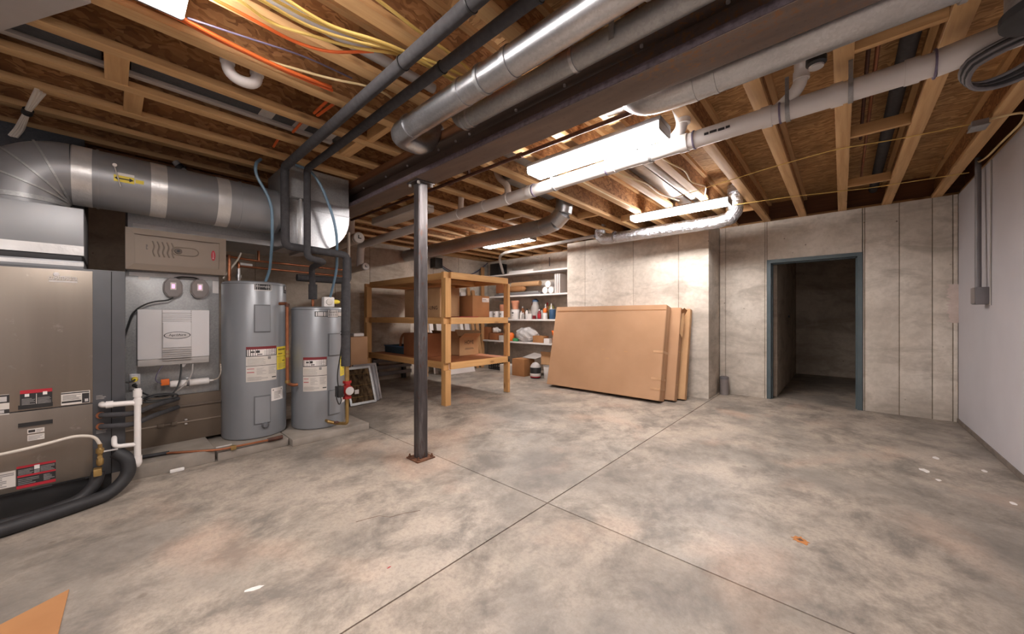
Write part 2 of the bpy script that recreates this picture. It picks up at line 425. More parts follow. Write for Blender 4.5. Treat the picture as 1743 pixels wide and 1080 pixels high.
# ------------------------------------------------------------------ the setting
JZ = 2.71            # underside of the joists / top of the walls
XR, YF = 1.03, 6.75  # right wall face, far wall face
fl = thing('floor', kind='structure')
jx, jy, g = -1.462, 1.967, .004
for (x0, x1, y0, y1) in ((-7.3, jx - g, -3.2, jy - g), (jx + g, 1.3, -3.2, jy - g), (-7.3, jx - g, jy + g, 10.4), (jx + g, 1.3, jy + g, 10.4)):
    Box('slab', 'floor', fl, x0, x1, y0, y1, -.15, 0, .0015)
Box('joint_bed', 'joint', fl, -7.3, 1.3, -3.2, 10.4, -.2, -.006, 0)
for o in fl.children: o['kind'] = 'structure'

def wall(name, axis, face, thick, spans, z0=0, z1=JZ, mat='wall', gap=.004):
    """poured wall as form panels with recessed seams; axis 'y' = wall facing -y, 'x' = facing +x"""
    w = thing(name, kind='structure')
    for i, sp in enumerate(spans):
        a, b = sp[0] + gap, sp[1] - gap
        za, zb = (sp[2], sp[3]) if len(sp) > 2 else (z0, z1)
        j = (i * 37 % 5) * .0008
        if axis == 'y': Box('form_panel', mat, w, a, b, face - j, face + thick, za, zb, .003)
        else: Box('form_panel', mat, w, face - thick, face + j, a, b, za, zb, .003)
        if i < len(spans) - 1 and len(sp) == 2:
            if axis == 'y': Box('seam', 'seam', w, b - .003, b + 2 * gap + .003, face + .006, face + thick, za, zb, 0)
            else: Box('seam', 'seam', w, face - thick, face - .006, b - .003, b + 2 * gap + .003, za, zb, 0)
    return w
wall('wall_far', 'y', YF, .25, [(-1.49, -1.403), (-1.403, -.87), (-.87, -.844), (-.844, .21, 2.12, JZ), (.21, .232), (.232, .549), (.549, .826), (.826, .988), (.988, 1.03)])
wall('wall_alcove', 'y', YF, .25, [(-7.0, -6.1), (-6.1, -5.2), (-5.2, -4.05)])
pj = wall('wall_jog', 'y', 6.1, .9, [(-4.05, -3.639), (-3.639, -2.682), (-2.682, -1.931), (-1.931, -1.49)])
wall('wall_left', 'x', -6.75, .5, [(-3.2, -1.5), (-1.5, 0.3), (.3, 1.5), (1.5, 2.7), (2.7, 3.35), (3.35, 4.25)], mat='wall_dim')
wall('wall_left_recess', 'x', -7.0, .25, [(4.25, 5.0), (5.0, 5.75), (5.75, 6.75)])
wr = thing('wall_right', kind='structure')
Box('drywall_sheet', 'drywall', wr, XR, XR + .12, -3.2, 6.748, .045, JZ, 0)
Box('base_strip', 'base_gap', wr, XR - .012, XR + .1, -3.2, 6.748, 0, .045, .002)
mb = MB(); rnd = random.Random(3)
zs = [1.18 + i * .022 for i in range(22)]
for i in range(21):
    a = .05 + .05 * abs(math.sin(i * 1.7)) * rnd.uniform(.5, 1.3); b2 = .05 + .05 * abs(math.sin((i + 1) * 1.7)) * rnd.uniform(.5, 1.3)
    mb.poly([(XR, YF - .006, zs[i]), (XR - a, YF - .004, zs[i]), (XR - b2, YF - .004, zs[i + 1]), (XR, YF - .006, zs[i + 1])])
mb.done('compound_smear', 'mud', wr)
wb = thing('wall_back', kind='structure')
Box('drywall_sheet', 'drywall', wb, -6.75, XR, -3.2, -3.1, 0, JZ, 0)
# closet behind the doorway
cl = thing('wall_closet', kind='structure')
Box('side', 'wall_dim', cl, -.95, -.745, 7.0, 10.2, 0, 2.6, 0); Box('side', 'wall_dim', cl, .95, 1.18, 7.0, 10.2, 0, 2.6, 0)
Box('back', 'wall_dim', cl, -.95, 1.18, 10.2, 10.4, 0, 2.6, 0); Box('lid', 'wall_dim', cl, -.95, 1.18, 7.0, 10.4, 2.6, 2.75, 0)
Box('latch', 'black', cl, -.745, -.725, 8.6, 8.68, 1.24, 1.28, .004)
# steel door frame
d1 = thing('door_1', kind='structure', loc=(-.3, 6.8, 0))
for sx, x0 in ((1, -.844), (-1, .21)):
    prof = [(x0, 6.735), (x0 + sx * .05, 6.735), (x0 + sx * .05, 6.80), (x0 + sx * .066, 6.80), (x0 + sx * .066, 6.87), (x0 + sx * .05, 6.87), (x0 + sx * .05, 7.01), (x0, 7.01)]
    MB().prism([(p[0], p[1], 0) for p in prof], (0, 0, 2.12)).done('jamb', 'doorframe', d1, smooth=20)
prof = [(6.735, 2.12), (6.735, 2.07), (6.80, 2.07), (6.80, 2.054), (6.87, 2.054), (6.87, 2.07), (7.01, 2.07), (7.01, 2.12)]
MB().prism([(-.794, p[0], p[1]) for p in prof], (.954, 0, 0)).done('head', 'doorframe', d1, smooth=20)
for z in (.35, 1.05, 1.75): Box('hinge_plate', 'conduit', d1, -.798, -.790, 6.75, 6.79, z, z + .1, .001)
# sill and rim over the walls
tr = thing('trim_1', kind='structure')
Box('sill_plate', 'block_x', tr, -1.49, XR + .1, 6.80, 6.96, JZ, JZ + .038, .002)
Box('rim_board', 'rim', tr, -7.0, XR + .1, 6.86, 6.90, JZ + .038, 3.01, 0)
Box('sill_plate', 'block_x', tr, -7.0, -1.49, 6.78, 6.95, JZ, JZ + .036, .002)
tr2 = thing('trim_2', kind='structure')
Box('sill_plate', 'flange_y', tr2, -7.1, -6.8, -3.2, 6.75, JZ, JZ + .038, .002); Box('rim_board', 'rim', tr2, -7.1, -7.06, -3.2, 6.75, JZ + .038, 3.01, 0)
tr3 = thing('trim_3', kind='structure')
Box('sill_plate', 'flange_y', tr3, XR + .01, XR + .12, -3.2, 6.75, JZ, JZ + .038, .002); Box('rim_board', 'rim', tr3, XR + .05, XR + .09, -3.2, 6.75, JZ + .038, 3.01, 0)

# floor framing overhead: I-joists, deck, blocking
ce = thing('ceiling', kind='structure', loc=(0, 0, JZ))
for y0 in range(9):
    a = -3.2 + y0 * 1.22
    Box('deck_sheet', 'osb_deck', ce, -7.1, XR + .1, a + .002, min(a + 1.218, 6.9), 3.01, 3.03, 0)
FH, FW = .04, .044
jw = MB().box(-.006, .006, -3.15, 6.86, JZ + FH, 3.01 - FH).done('joist', 'osb_web', ce, smooth=False)
MB().box(-FW, FW, -3.15, 6.86, JZ + .0, JZ + FH, .003).done('flange', 'flange_y', jw, smooth=30)
MB().box(-FW, FW, -3.15, 6.86, 3.01 - FH, 3.01).done('flange', 'flange_y', jw, smooth=False)
GX = [.01 + .425 * k for k in range(2, -17, -1)]
jw.location.x = GX[0]
for x in GX[1:]:
    c = jw.copy(); COL.objects.link(c); c.location.x = x; c.parent = ce
    for ch in jw.children:
        q = ch.copy(); COL.objects.link(q); q.parent = c
def blocking(k0, y, deep=False, w=.038, h=.09):
    """2x4 between joist k0 and the next one to the left"""
    x1, x0 = GX[k0] - FW, GX[k0 + 1] + FW
    Box('blocking', 'block_x', ce, x0 - .0, x1, y - w / 2, y + w / 2, JZ + .004, JZ + (.29 if deep else h), .002)
for y in (2.76, 4.06, 5.58): blocking(1, y)
blocking(9, .02, w=.10); blocking(9, 1.42, w=.09); blocking(10, .1, w=.09); blocking(8, 1.45, w=.05)
blocking(7, 5.25, w=.05); blocking(12, 3.2); blocking(13, 4.4); blocking(4, 5.9); blocking(11, 2.6)
blocking(9, 3.4, w=.05); blocking(8, 4.7, w=.05); blocking(10, 4.0, w=.05)
# gypsum board on the near ceiling corner
MB().prism([(-2.56, -.064, JZ - .014), (-3.152, -.379, JZ - .014), (-3.9, -.8, JZ - .014), (-3.9, -3.0, JZ - .014), (-2.50, -3.0, JZ - .014)], (0, 0, .0125)).done('gypsum_sheet', 'gypsum', ce, smooth=False)

# ------------------------------------------------------------------ steel beam and post
be = thing('steel_beam', 'long rusty steel I-beam under the floor joists', 'beam', (-2.9, 1.83, 2.44))
BX0, BX1 = -6.74, XR - .005
Box('bottom_flange', 'beam', be, BX0, BX1, 1.725, 1.935, 2.435, 2.452, .002)
Box('flange_lip', 'beam_lip', be, BX0, BX1, 1.72, 1.75, 2.4385, 2.478, .002)
Box('top_flange', 'beam', be, BX0, BX1, 1.725, 1.935, 2.612, 2.629, .002)
Box('web', 'beam', be, BX0, BX1, 1.822, 1.838, 2.452, 2.612, 0)
Box('nailer', 'rim', be, BX0, BX1, 1.735, 1.925, 2.629, JZ - .001, .002)
bolt = MB().lathe([(.009, 0), (.009, .03)], (-2.2, 1.78, 2.6), seg=8).done('bolt', 'silver', be)
for i in range(12):
    c = bolt.copy(); COL.objects.link(c); c.location = (-1.1 + (i - 3) * .42 + (.04 if i % 2 else 0), 0, 0); c.parent = be
po = thing('steel_post', 'square dark steel post standing under the beam', 'post', (-2.76, 1.84, 0))
px, py = -2.76, 1.84
MB().prism([(px + a * .046, py + b * .046, .012) for a, b in ((-.8, -1), (.8, -1), (1, -.8), (1, .8), (.8, 1), (-.8, 1), (-1, .8), (-1, -.8))], (0, 0, 2.41)).done('shaft', 'post', po, smooth=25)
Box('base_plate', 'rusty', po, px - .09, px + .09, py - .09, py + .09, 0, .012, .002)
Box('cap_plate', 'post', po, px - .085, px + .085, py - .09, py + .09, 2.423, 2.435, .002)
for a in (-1, 1):
    for b in (-1, 1):
        MB().lathe([(.013, .012), (.013, .024), (.007, .024), (.007, .04)], (px + a * .068, py + b * .068, 0), seg=8).done('anchor_bolt', 'rusty', po)
        MB().lathe([(.013, 2.40), (.013, 2.423)], (px + a * .066, py + b * .066, 0), seg=8).done('cap_bolt', 'silver', po)

# ------------------------------------------------------------------ fluorescent fixtures
def fixture(x0, x1, y0, y1, z, lit, label, group=None):
    t = thing('ceiling_light', label, 'light', ((x0 + x1) / 2, (y0 + y1) / 2, z), group)
    zt = z + .058; hz_ = min(zt + .035, JZ - .004)
    Box('housing', 'conduit' if lit else 'offwhite', t, x0, x1, y0 + .002, y1 - .002, zt + .0005, hz_, .003)
    if hz_ < JZ - .01:
        for x in (x0 + .15, x1 - .15): Box('hanger', 'galv_dull', t, x, x + .03, (y0 + y1) / 2 - .015, (y0 + y1) / 2 + .015, hz_, JZ - .001, 0)
    dif = [(y0, zt), (y0 + .003, z + .012), (y0 + .014, z), (y1 - .014, z), (y1 - .003, z + .012), (y1, zt)]
    MB().prism([(x0 + .012, a, b) for a, b in dif], (x1 - x0 - .024, 0, 0)).done('diffuser', 'lamp' if lit else 'offwhite', t, smooth=25)
    for xa in (x0, x1 - .012):
        MB().prism([(xa, a + (.002 if a > (y0 + y1) / 2 else -.002), b - .002) for a, b in dif], (.012, 0, 0)).done('end_cap', 'greyplastic' if lit else 'offwhite', t, smooth=25)
    return t
fixture(-2.14, -.93, 2.555, 2.765, 2.562, True, 'lit fluorescent fixture between the steel beam and white drain pipe')
fixture(-2.24, -1.00, 4.97, 5.165, 2.632, True, 'lit fluorescent fixture beside the crinkled foil duct')
fixture(-5.30, -4.08, 4.97, 5.165, 2.632, True, 'lit fluorescent fixture near the wall shelves and grey duct')
fixture(-2.29, -1.09, .025, .23, 2.64, True, 'lit fluorescent fixture beside the gypsum ceiling corner')
fixture(-5.1, -3.9, 2.56, 2.80, 2.60, False, 'unlit cream fluorescent fixture behind the steel post')
fixture(-.9, .3, -1.7, -1.5, 2.62, True, 'added unseen fill light at the rear of the room by the white wall')  # out-of-view fixture added behind the camera to fill the ceiling and room

# ------------------------------------------------------------------ overhead pipes and ducts
def band(mb_name, mat, parent, p, axis, r, w, lift=.003, seg=24):
    c = {'x': ((p[0] - w / 2, p[1], p[2])), 'y': (p[0], p[1] - w / 2, p[2]), 'z': (p[0], p[1], p[2] - w / 2)}[axis]
    return MB().lathe([(r + .0005, 0), (r + lift, 0), (r + lift, w), (r + .0005, w)], c, axis, seg).done(mb_name, mat, parent)
# main white drain
dr = thing('drain_pipe', 'long white plastic drain pipe running under the joists across the room', 'pipe', (-2.5, 2.88, 2.44))
zc = lambda x: 2.532 + (x + 2.5) * .0125
yd = 2.88
Tube('main_run', 'pvc', dr, [(.36, yd, zc(.36)), (-6.12, yd, zc(-6.12)), (-6.16, yd, 2.12)], .06, .09, 20)
for x in (.28, -.02, -.87, -1.16, -1.45, -2.35, -2.68, -3.05, -3.5, -.36): band('coupling', 'pvc', dr, (x, yd, zc(x)), 'x', .06, .055, .006)
for x in (-.29, -.80, -1.5, -2.30): band('primer_ring', 'primer', dr, (x, yd, zc(x)), 'x', .06, .010, .0065)
for x in (-.25, .04, -1.12, -2.05): band('hanger_strap', 'galv_dull', dr, (x, yd, zc(x)), 'x', .06, .022, .008)
for i, x in enumerate((-.25, .04, -1.12, -2.05)):
    Box('strap_tail', 'galv_dull', dr, x - .01, x + .01, yd - .066, yd - .063, zc(x), JZ + .03, 0)
Tube('riser', 'pvc', dr, [(-.30, yd, zc(-.3) + .03), (-.18, yd - .05, 2.66), (-.18, yd - .10, 2.95)], .036, .07, 16)
Tube('riser', 'pvc', dr, [(-.98, yd, zc(-1) + .03), (-.86, yd - .04, 2.66), (-.92, yd - .10, 2.9)], .04, .07, 16)
Tube('riser', 'pvc', dr, [(-1.42, yd, zc(-1.4) + .03), (-1.24, yd - .02, 2.66), (-1.10, yd - .14, 2.68)], .04, .06, 16)
Tube('riser', 'pvc_old', dr, [(-2.70, yd, zc(-2.7)), (-2.66, yd, 2.66), (-2.84, yd, 2.82), (-2.86, yd, 3.0)], .034, .1, 16)
Tube('riser', 'pvc_old', dr, [(-3.47, yd, zc(-3.5)), (-3.45, yd, 2.76)], .034, 0, 16)
for p, ax, r in (((-.18, yd - .062, 2.72), 'z', .036), ((-.86, yd - .05, 2.70), 'z', .04)): band('coupling', 'pvc', dr, p, ax, r, .05, .005)
decal('pipe_print', dr, lambda s, q, l=0: V(-.72 + .16 * s, yd - .0605 - l, zc(-.6) - .02 + .02 * q), [(0, .18, 0, .9, 'ink'), (.22, .5, .1, 1, 'ink'), (.55, .8, 0, .9, 'ink'), (.84, 1, .1, 1, 'ink')])
# pipe rises into an elbow at the right end
Tube('end_sweep', 'pvc', dr, [(.36, yd, zc(.36)), (.62, yd, 2.60), (.98, yd + .02, 2.63)], .066, .1, 20)
band('primer_ring', 'primer', dr, (.36, yd, zc(.36)), 'x', .07, .008, .003)
# cleanout on the drop
wy = MB().tube([(-5.96, yd, 2.105), (-6.7, yd, 2.08)], .055, seg=18).done('cleanout_branch', 'pvc_old', dr)
def cleanout_cap(parent, p, r):
    c = MB().lathe([(r * .2, .018), (r * .9, .018), (r, .010), (r, -.02)], p, 'x', 22).done('cleanout_cap', 'white', parent)
    MB().box(p[0] + .018, p[0] + .026, p[1] - r * .22, p[1] - r * .08, p[2] - r * .1, p[2] + r * .42, .002).box(p[0] + .018, p[0] + .026, p[1] - r * .22, p[1] + r * .35, p[2] - r * .22, p[2] - r * .06, .002).done('cap_lug', 'ink', c)
cleanout_cap(dr, (-5.955, yd, 2.105), .062)
dc = thing('drain_cleanout', 'cream drain pipe with a round white cleanout cap above the second tank', 'pipe', (-5.4, 2.32, 2.3))
MB().tube([(-5.0, 2.32, 2.36), (-6.7, 2.32, 2.30)], .068, seg=20).done('branch', 'pvc_old', dc)
Tube('tee', 'pvc_old', dc, [(-5.25, 2.32, 2.35), (-5.25, 2.32, 2.66)], .055, 0, 18)
band('coupling', 'pvc_old', dc, (-5.08, 2.32, 2.357), 'x', .068, .07, .007)
cleanout_cap(dc, (-4.995, 2.32, 2.36), .076)
# trap between the near joists
tp = thing('drain_trap', 'white plastic U-bend trap hanging between the near joists', 'pipe', (-2.5, .5, 2.6))
Tube('bend', 'pvc', tp, [(-2.66, .455, 2.86), (-2.66, .455, 2.665), (-2.66, .60, 2.665), (-2.66, .60, 2.86)], .031, .07, 18, 8)
for y in (.455, .60): band('hub', 'pvc', tp, (-2.66, y, 2.75), 'z', .031, .03, .005)
# black insulated lines
l1 = thing('insulated_pipe', 'black foam-insulated pipe with long drop down to the red pump', 'pipe', (-2, 1.06, 2.6))
Tube('run', 'foam', l1, [(1.0, 1.05, 2.62), (-3.76, 1.06, 2.62), (-3.76, 1.065, 1.9), (-3.76, 1.62, 1.885), (-3.80, 1.63, 1.45)], .036, .05, 14)
Tube('thick_sleeve', 'foam', l1, [(-3.80, 1.63, 1.60), (-3.82, 1.635, .74)], .044, 0, 14)
for z in (1.44, 1.10, 1.07): band('tape_band', 'black', l1, (-3.815, 1.632, z), 'z', .044, .012, .004)
for x in (-1.75, -1.2): band('tape_band', 'black', l1, (x, 1.055, 2.62), 'x', .036, .01, .004)
l2 = thing('insulated_pipe', 'thinner black foam-insulated pipe dropping onto the second water tank', 'pipe', (-2, 1.22, 2.6))
Tube('run', 'foam', l2, [(1.0, 1.22, 2.62), (-3.66, 1.215, 2.62), (-3.66, 1.215, 1.80), (-3.66, 1.36, 1.78), (-4.2, 1.44, 1.78), (-4.2, 1.45, 1.50)], .03, .05, 14)
Tube('sleeve', 'foam', l2, [(-4.2, 1.45, 1.60), (-4.2, 1.45, 1.44)], .042, 0, 14)
Tube('nipple', 'copper', l2, [(-4.2, 1.45, 1.46), (-4.2, 1.45, 1.365)], .014, 0, 10)
for x in (-1.62, -.95): band('tape_band', 'black', l2, (x, 1.218, 2.62), 'x', .03, .01, .005)
# three round galvanised ducts
d1_ = thing('round_duct', 'bright round galvanized duct beside the insulated pipes with an elbow end', 'duct', (-.8, 1.37, 2.5))
Tube('run', 'galv', d1_, [(1.0, 1.365, 2.56), (-2.36, 1.375, 2.55), (-2.38, 1.62, 2.56), (-2.38, 1.72, 2.75)], .074, .10, 24, 6)
for x in (-2.18, -1.62, -1.25, -.55): band('seam_collar', 'galv', d1_, (x, 1.37, 2.553), 'x', .074, .03, .005)
for x in (-1.3,): band('hanger_strap', 'galv_dull', d1_, (x - .15, 1.37, 2.553), 'x', .074, .02, .006)
d2_ = thing('round_duct', 'slim round galvanized duct running close along the steel beam', 'duct', (-.6, 1.58, 2.5))
Tube('run', 'galv_dull', d2_, [(1.0, 1.59, 2.56), (-1.90, 1.575, 2.555), (-1.94, 1.575, 2.78)], .056, .09, 20, 6)
for x in (-1.85, -1.79, -1.0, -.35): band('seam_collar', 'galv', d2_, (x, 1.58, 2.556), 'x', .056, .02, .005)
Box('hanger_strap', 'galv_dull', d2_, -.78, -.755, 1.51, 1.514, 2.5, 2.73, 0)
for i, x in enumerate((-1.62, -1.1)):
    tag(Box('plastic_strip', 'orange', None, x, x + .2 - .08 * i, 1.452, 1.50, 2.615, 2.645, .002), ('longer orange strip lying between the two round ducts', 'shorter orange strip lying between the two round ducts')[i], 'strip', 'orange strips between the round ducts')
d3_ = thing('round_duct', 'galvanized duct along the far side of the steel beam above the large lit fixture', 'duct', (0, 2.2, 2.5))
Tube('run', 'galv', d3_, [(1.0, 2.17, 2.57), (-.72, 2.18, 2.56), (-.94, 2.2, 2.60), (-1.04, 2.2, 2.80)], .10, .14, 24, 6)
for x in (-.62, -.5, .35): band('seam_collar', 'galv', d3_, (x, 2.178, 2.563), 'x', .10, .05 if x < -.55 else .02, .005)
MB().prism([(-1.20, 2.05, 2.64), (-.90, 2.02, 2.64), (-.90, 2.34, 2.64), (-1.20, 2.32, 2.64)], (0, 0, .25)).done('boot', 'galv', d3_, smooth=20)
# big grey duct towards the wall shelves
d4_ = thing('round_duct', 'large grey round duct with segmented elbow above the wooden rack', 'duct', (-4.5, 4.15, 2.4))
Tube('run', 'galv_dull', d4_, [(-6.7, 4.12, 2.52), (-3.12, 4.10, 2.52)], .115, 0, 26)
for x in (-4.6, -3.6): band('seam_collar', 'galv_dull', d4_, (x, 4.11, 2.52), 'x', .115, .025, .005)
for a, b in (((-3.13, 4.10, 2.52), (-2.91, 4.10, 2.56)), ((-2.92, 4.10, 2.556), (-2.78, 4.10, 2.66)), ((-2.785, 4.10, 2.655), (-2.75, 4.10, 2.84))):
    MB().tube([a, b], .117, seg=26).done('elbow_gore', 'galv', d4_)
# crinkled foil duct
d5_ = thing('foil_flex_duct', 'crinkled shiny foil flexible duct below the far lit fixture', 'duct', (-2, 5.55, 2.45))
base = [V(-3.02, 5.55, 2.80), V(-3.02, 5.55, 2.62), V(-2.97, 5.55, 2.565), V(-2.85, 5.55, 2.55), V(-1.25, 5.58, 2.555), V(-1.10, 5.575, 2.58), V(-1.04, 5.55, 2.66), V(-1.03, 5.50, 2.80), V(-1.03, 5.48, 2.98)]
fine = []
for a_, b_ in zip(base, base[1:]):
    n_ = max(1, int((b_ - a_).length / .022))
    fine += [a_.lerp(b_, k / n_) for k in range(n_)]
fine.append(base[-1])
mb = MB(); mb.tube(fine, .088, 0, 26)
rq = random.Random(2)
for v in mb.b.verts: v.co += V(rq.uniform(-1, 1), rq.uniform(-1, 1), rq.uniform(-1, 1)) * .0045
mb.done('sleeve', 'flex', d5_)
band('clamp', 'galv', d5_, (-2.75, 5.55, 2.562), 'x', .09, .03, .006); band('clamp', 'galv', d5_, (-1.02, 5.47, 2.90), 'z', .09, .05, .006)
# dark collar with a coil of black tube slung under the drain
d6_ = thing('dark_duct', 'dark vertical duct with black rim beside the white wall', 'duct', (.64, 2.55, 2.47))
MB().lathe([(.135, 2.50), (.135, 3.0)], (.645, 2.53, 0), seg=30).done('collar', 'galv_dull', d6_)
MB().lathe([(.137, 2.47), (.15, 2.475), (.15, 2.51), (.137, 2.515)], (.645, 2.53, 0), seg=30).done('rim', 'rubber', d6_)
MB().lathe([(.02, 2.478), (.134, 2.482)], (.645, 2.53, 0), seg=30).done('damper', 'darkgap', d6_)
ct = thing('tube_coil', 'coil of black tubing slung around the drain pipe end', 'coil', (.62, 2.9, 2.44))
for k in range(5):
    pts = []
    for i in range(29):
        a_ = 2 * PI * i / 28
        pts.append((.60 + .012 * k + (.15 + .006 * k) * math.cos(a_), yd + .02 + (.115 + .004 * (k % 3)) * math.sin(a_) , 2.535 - .07 * max(-.2, math.sin(a_ - .2)) + .03 * math.cos(a_) - .010 * k))
    MB().tube(pts, .010, seg=8).done('loop', 'rubber' if k % 2 else 'conduit', ct)
# iron gas line
gp = thing('gas_pipe', 'thin rust-brown iron pipe running beside the steel beam on the fixture side', 'pipe', (-2.5, 2.4, 2.6))
Tube('run', 'iron', gp, [(-5.6, 2.30, 2.64), (-3.2, 2.35, 2.64), (-.95, 2.37, 2.64)], .016, .2, 12)
for x in (-3.0, -2.05): band('coupling', 'iron', gp, (x, 2.36, 2.64), 'x', .016, .05, .008, 14)
Box('clevis', 'iron', gp, -2.72, -2.70, 2.34, 2.37, 2.655, JZ + .02, 0)
# grey conduit along the alcove
gc = thing('grey_conduit', 'light grey conduit running from foil duct across alcove top', 'pipe', (-4.4, 5.5, 2.6))
Tube('run', 'ltgrey', gc, [(-3.1, 5.50, 2.62), (-5.35, 5.62, 2.62), (-5.75, 5.9, 2.60), (-6.0, 6.3, 2.30)], .03, .2, 14)
tag(Tube('bay_pipe', 'ltgrey', None, [(-2.01, -.8, 2.78), (-2.01, .42, 2.77), (-2.01, 1.06, 2.77), (-2.01, 1.44, 2.77)], .03, .1, 14), 'light grey pipe tucked between joists beside the yellow cables', 'pipe')
# sheet metal in the joist bays
rb = thing('panned_return', 'dark blue-grey sheet metal duct filling a near joist bay', 'duct', (-3.18, .4, 2.8))
Box('pan', 'galv_dark', rb, -3.345, -3.03, -2.8, -.04, 2.80, 2.93, .004); Box('pan', 'galv_dark', rb, -3.345, -3.03, .08, 1.36, 2.80, 2.93, .004)
for y in (.75, .98, 1.2): Box('tape_patch', 'foil', rb, -3.33, -3.06, y, y + .09, 2.797, 2.80, 0)
Box('rib', 'gypsum', rb, -3.35, -3.30, -2.8, 1.3, 2.775, 2.80, .004)
tag(Box('bay_duct', 'galv', None, -1.66, -1.50, 3.3, 5.3, 2.80, 2.90, .02), 'bright sheet-metal duct inside joist bay above the far lit fixture', 'duct')
tag(Box('bay_duct', 'galv_dull', None, -2.92, -2.60, 3.05, 3.95, 2.82, 2.95, .02), 'dull sheet-metal duct inside joist bay above the drain pipe', 'duct')
tag(Box('bay_duct', 'galv_dull', None, -2.48, -2.17, 2.2, 3.4, 2.84, 2.95, .02), 'dull sheet-metal duct inside joist bay above the big lit fixture', 'duct')
tag(Tube('bay_drain', 'pvc', None, [(-1.42, 3.5, 2.78), (-1.40, 5.2, 2.79)], .04, 0, 16), 'short white drain pipe lying in a joist bay by the far fixture', 'pipe')
tag(Tube('vent_stack', 'foam', None, [(.30, 2.6, 2.90), (.31, 6.7, 2.92)], .045, 0, 14), 'dark grey pipe running between the right-hand joists', 'pipe')
tag(Tube('copper_line', 'copper', None, [(.16, 2.6, 2.86), (.17, 6.0, 2.86)], .011, 0, 10), 'thin copper tube between the right-hand joists', 'pipe')
tag(Tube('copper_line', 'iron', None, [(.12, 2.6, 2.88), (.13, 4.6, 2.88)], .011, 0, 10), 'thin brown tube between the right-hand joists', 'pipe')
sv = thing('smoke_sensor', 'small black round sensor on a bracket beside the drain riser', 'sensor', (-.1, 2.55, 2.62))
MB().lathe([(.03, 2.60), (.045, 2.615), (.045, 2.645), (.03, 2.66)], (-.1, 2.55, 0), seg=20).done('body', 'black', sv)
MB().lathe([(.032, 2.594), (.034, 2.602)], (-.1, 2.55, 0), seg=20).done('lens', 'silver', sv)
MB().box(-.115, -.033, 2.535, 2.565, 2.66, 2.725, .003).done('bracket', 'galv_dull', sv)
# cables
def cable(name, mat, pts, r, label, group=None):
    return tag(Tube(name, mat, None, pts, r, .12, 8, 6), label, 'cable', group)
YG = 'yellow electrical cables over the insulated pipes'
yl = ['yellow cable, sagging lowest of the bundle under joists', 'yellow cable, second of the bundle over insulated pipes', 'yellow cable crossing the middle of the bundle', 'yellow cable, outermost of the bundle']
cable('electrical_cable', 'yellowcable', [(-2.0, -.6, 2.70), (-2.02, .39, 2.69), (-2.07, .52, 2.685), (-2.0, .68, 2.685), (-1.93, .86, 2.685), (-1.77, 1.08, 2.69), (-1.75, 1.34, 2.69), (-1.74, 1.69, 2.70)], .008, yl[0], YG)
cable('electrical_cable', 'yellowcable', [(-1.93, -.6, 2.70), (-1.95, .45, 2.69), (-1.96, .64, 2.688), (-1.89, .84, 2.688), (-1.75, 1.07, 2.69), (-1.68, 1.31, 2.69), (-1.66, 1.69, 2.70)], .008, yl[1], YG)
cable('electrical_cable', 'yellowcable', [(-1.87, -.6, 2.70), (-1.89, .50, 2.678), (-1.88, .67, 2.675), (-1.82, .84, 2.675), (-1.75, 1.06, 2.675), (-1.73, 1.42, 2.685), (-1.70, 1.69, 2.70)], .008, yl[2], YG)
cable('electrical_cable', 'yellowcable', [(-1.8, -.6, 2.70), (-1.84, .53, 2.672), (-1.85, .71, 2.668), (-1.76, .91, 2.668), (-1.73, 1.05, 2.672), (-1.72, 1.39, 2.68), (-1.68, 1.6, 2.70)], .008, yl[3], YG)
cable('electrical_cable', 'yellowcable', [(-1.55, -.4, 2.70), (-1.56, .81, 2.695), (-1.58, 1.07, 2.69), (-1.58, 1.28, 2.69), (-1.65, 1.59, 2.70)], .008, 'single yellow cable apart from the bundle, nearer the round duct', YG)
cable('electrical_cable', 'creamcable', [(-2.40, .60, 2.70), (-2.29, .88, 2.69), (-2.18, 1.06, 2.685), (-2.17, 1.20, 2.69), (-2.24, 1.30, 2.70)], .007, 'short cream cable curling under the joist beside orange cables')
OG = 'orange cables along the near joists'
cable('data_cable', 'orangecable', [(-2.10, -.4, 2.70), (-2.11, .31, 2.695), (-2.11, .48, 2.69), (-2.12, .64, 2.688), (-2.06, .79, 2.685), (-1.89, .96, 2.70)], .008, 'orange cable bending toward the yellow bundle', OG)
cable('data_cable', 'orangecable', [(-2.35, -.4, 2.70), (-2.37, .21, 2.695), (-2.40, .34, 2.695), (-2.41, .55, 2.695), (-2.42, .73, 2.695), (-2.41, .95, 2.70)], .010, 'orange cable hugging the joist edge beside the white trap', OG)
cable('data_cable', 'orangecable', [(-2.32, -.4, 2.70), (-2.34, .23, 2.685), (-2.37, .39, 2.685), (-2.39, .63, 2.685), (-2.37, .81, 2.685), (-2.38, .93, 2.70)], .010, 'orange cable looping slightly below its neighbour on the joist', OG)
cable('data_cable', 'orangecable', [(-2.60, 1.02, 2.77), (-2.90, 1.01, 2.765)], .010, 'short orange cable crossing one joist bay', OG)
cable('data_cable', 'orangecable', [(-2.62, 1.06, 2.76), (-2.91, 1.035, 2.76)], .010, 'short orange cable, second across the same bay', OG)
cable('data_cable', 'orangecable', [(-3.03, 1.0, 2.78), (-3.34, 1.0, 2.77)], .010, 'short orange cable over the panned metal bay', OG)
cable('data_cable', 'orangecable', [(-3.45, .95, 2.78), (-3.75, .97, 2.77)], .010, 'short orange cable by the first insulated pipe', OG)
cable('string_line', 'violetcable', [(-2.33, .245, 2.69), (-2.27, .49, 2.695), (-2.20, .71, 2.695), (-2.20, .98, 2.70)], .005, 'thin violet cable sagging from the near lit fixture')
CG = 'cream cables on the far joists'
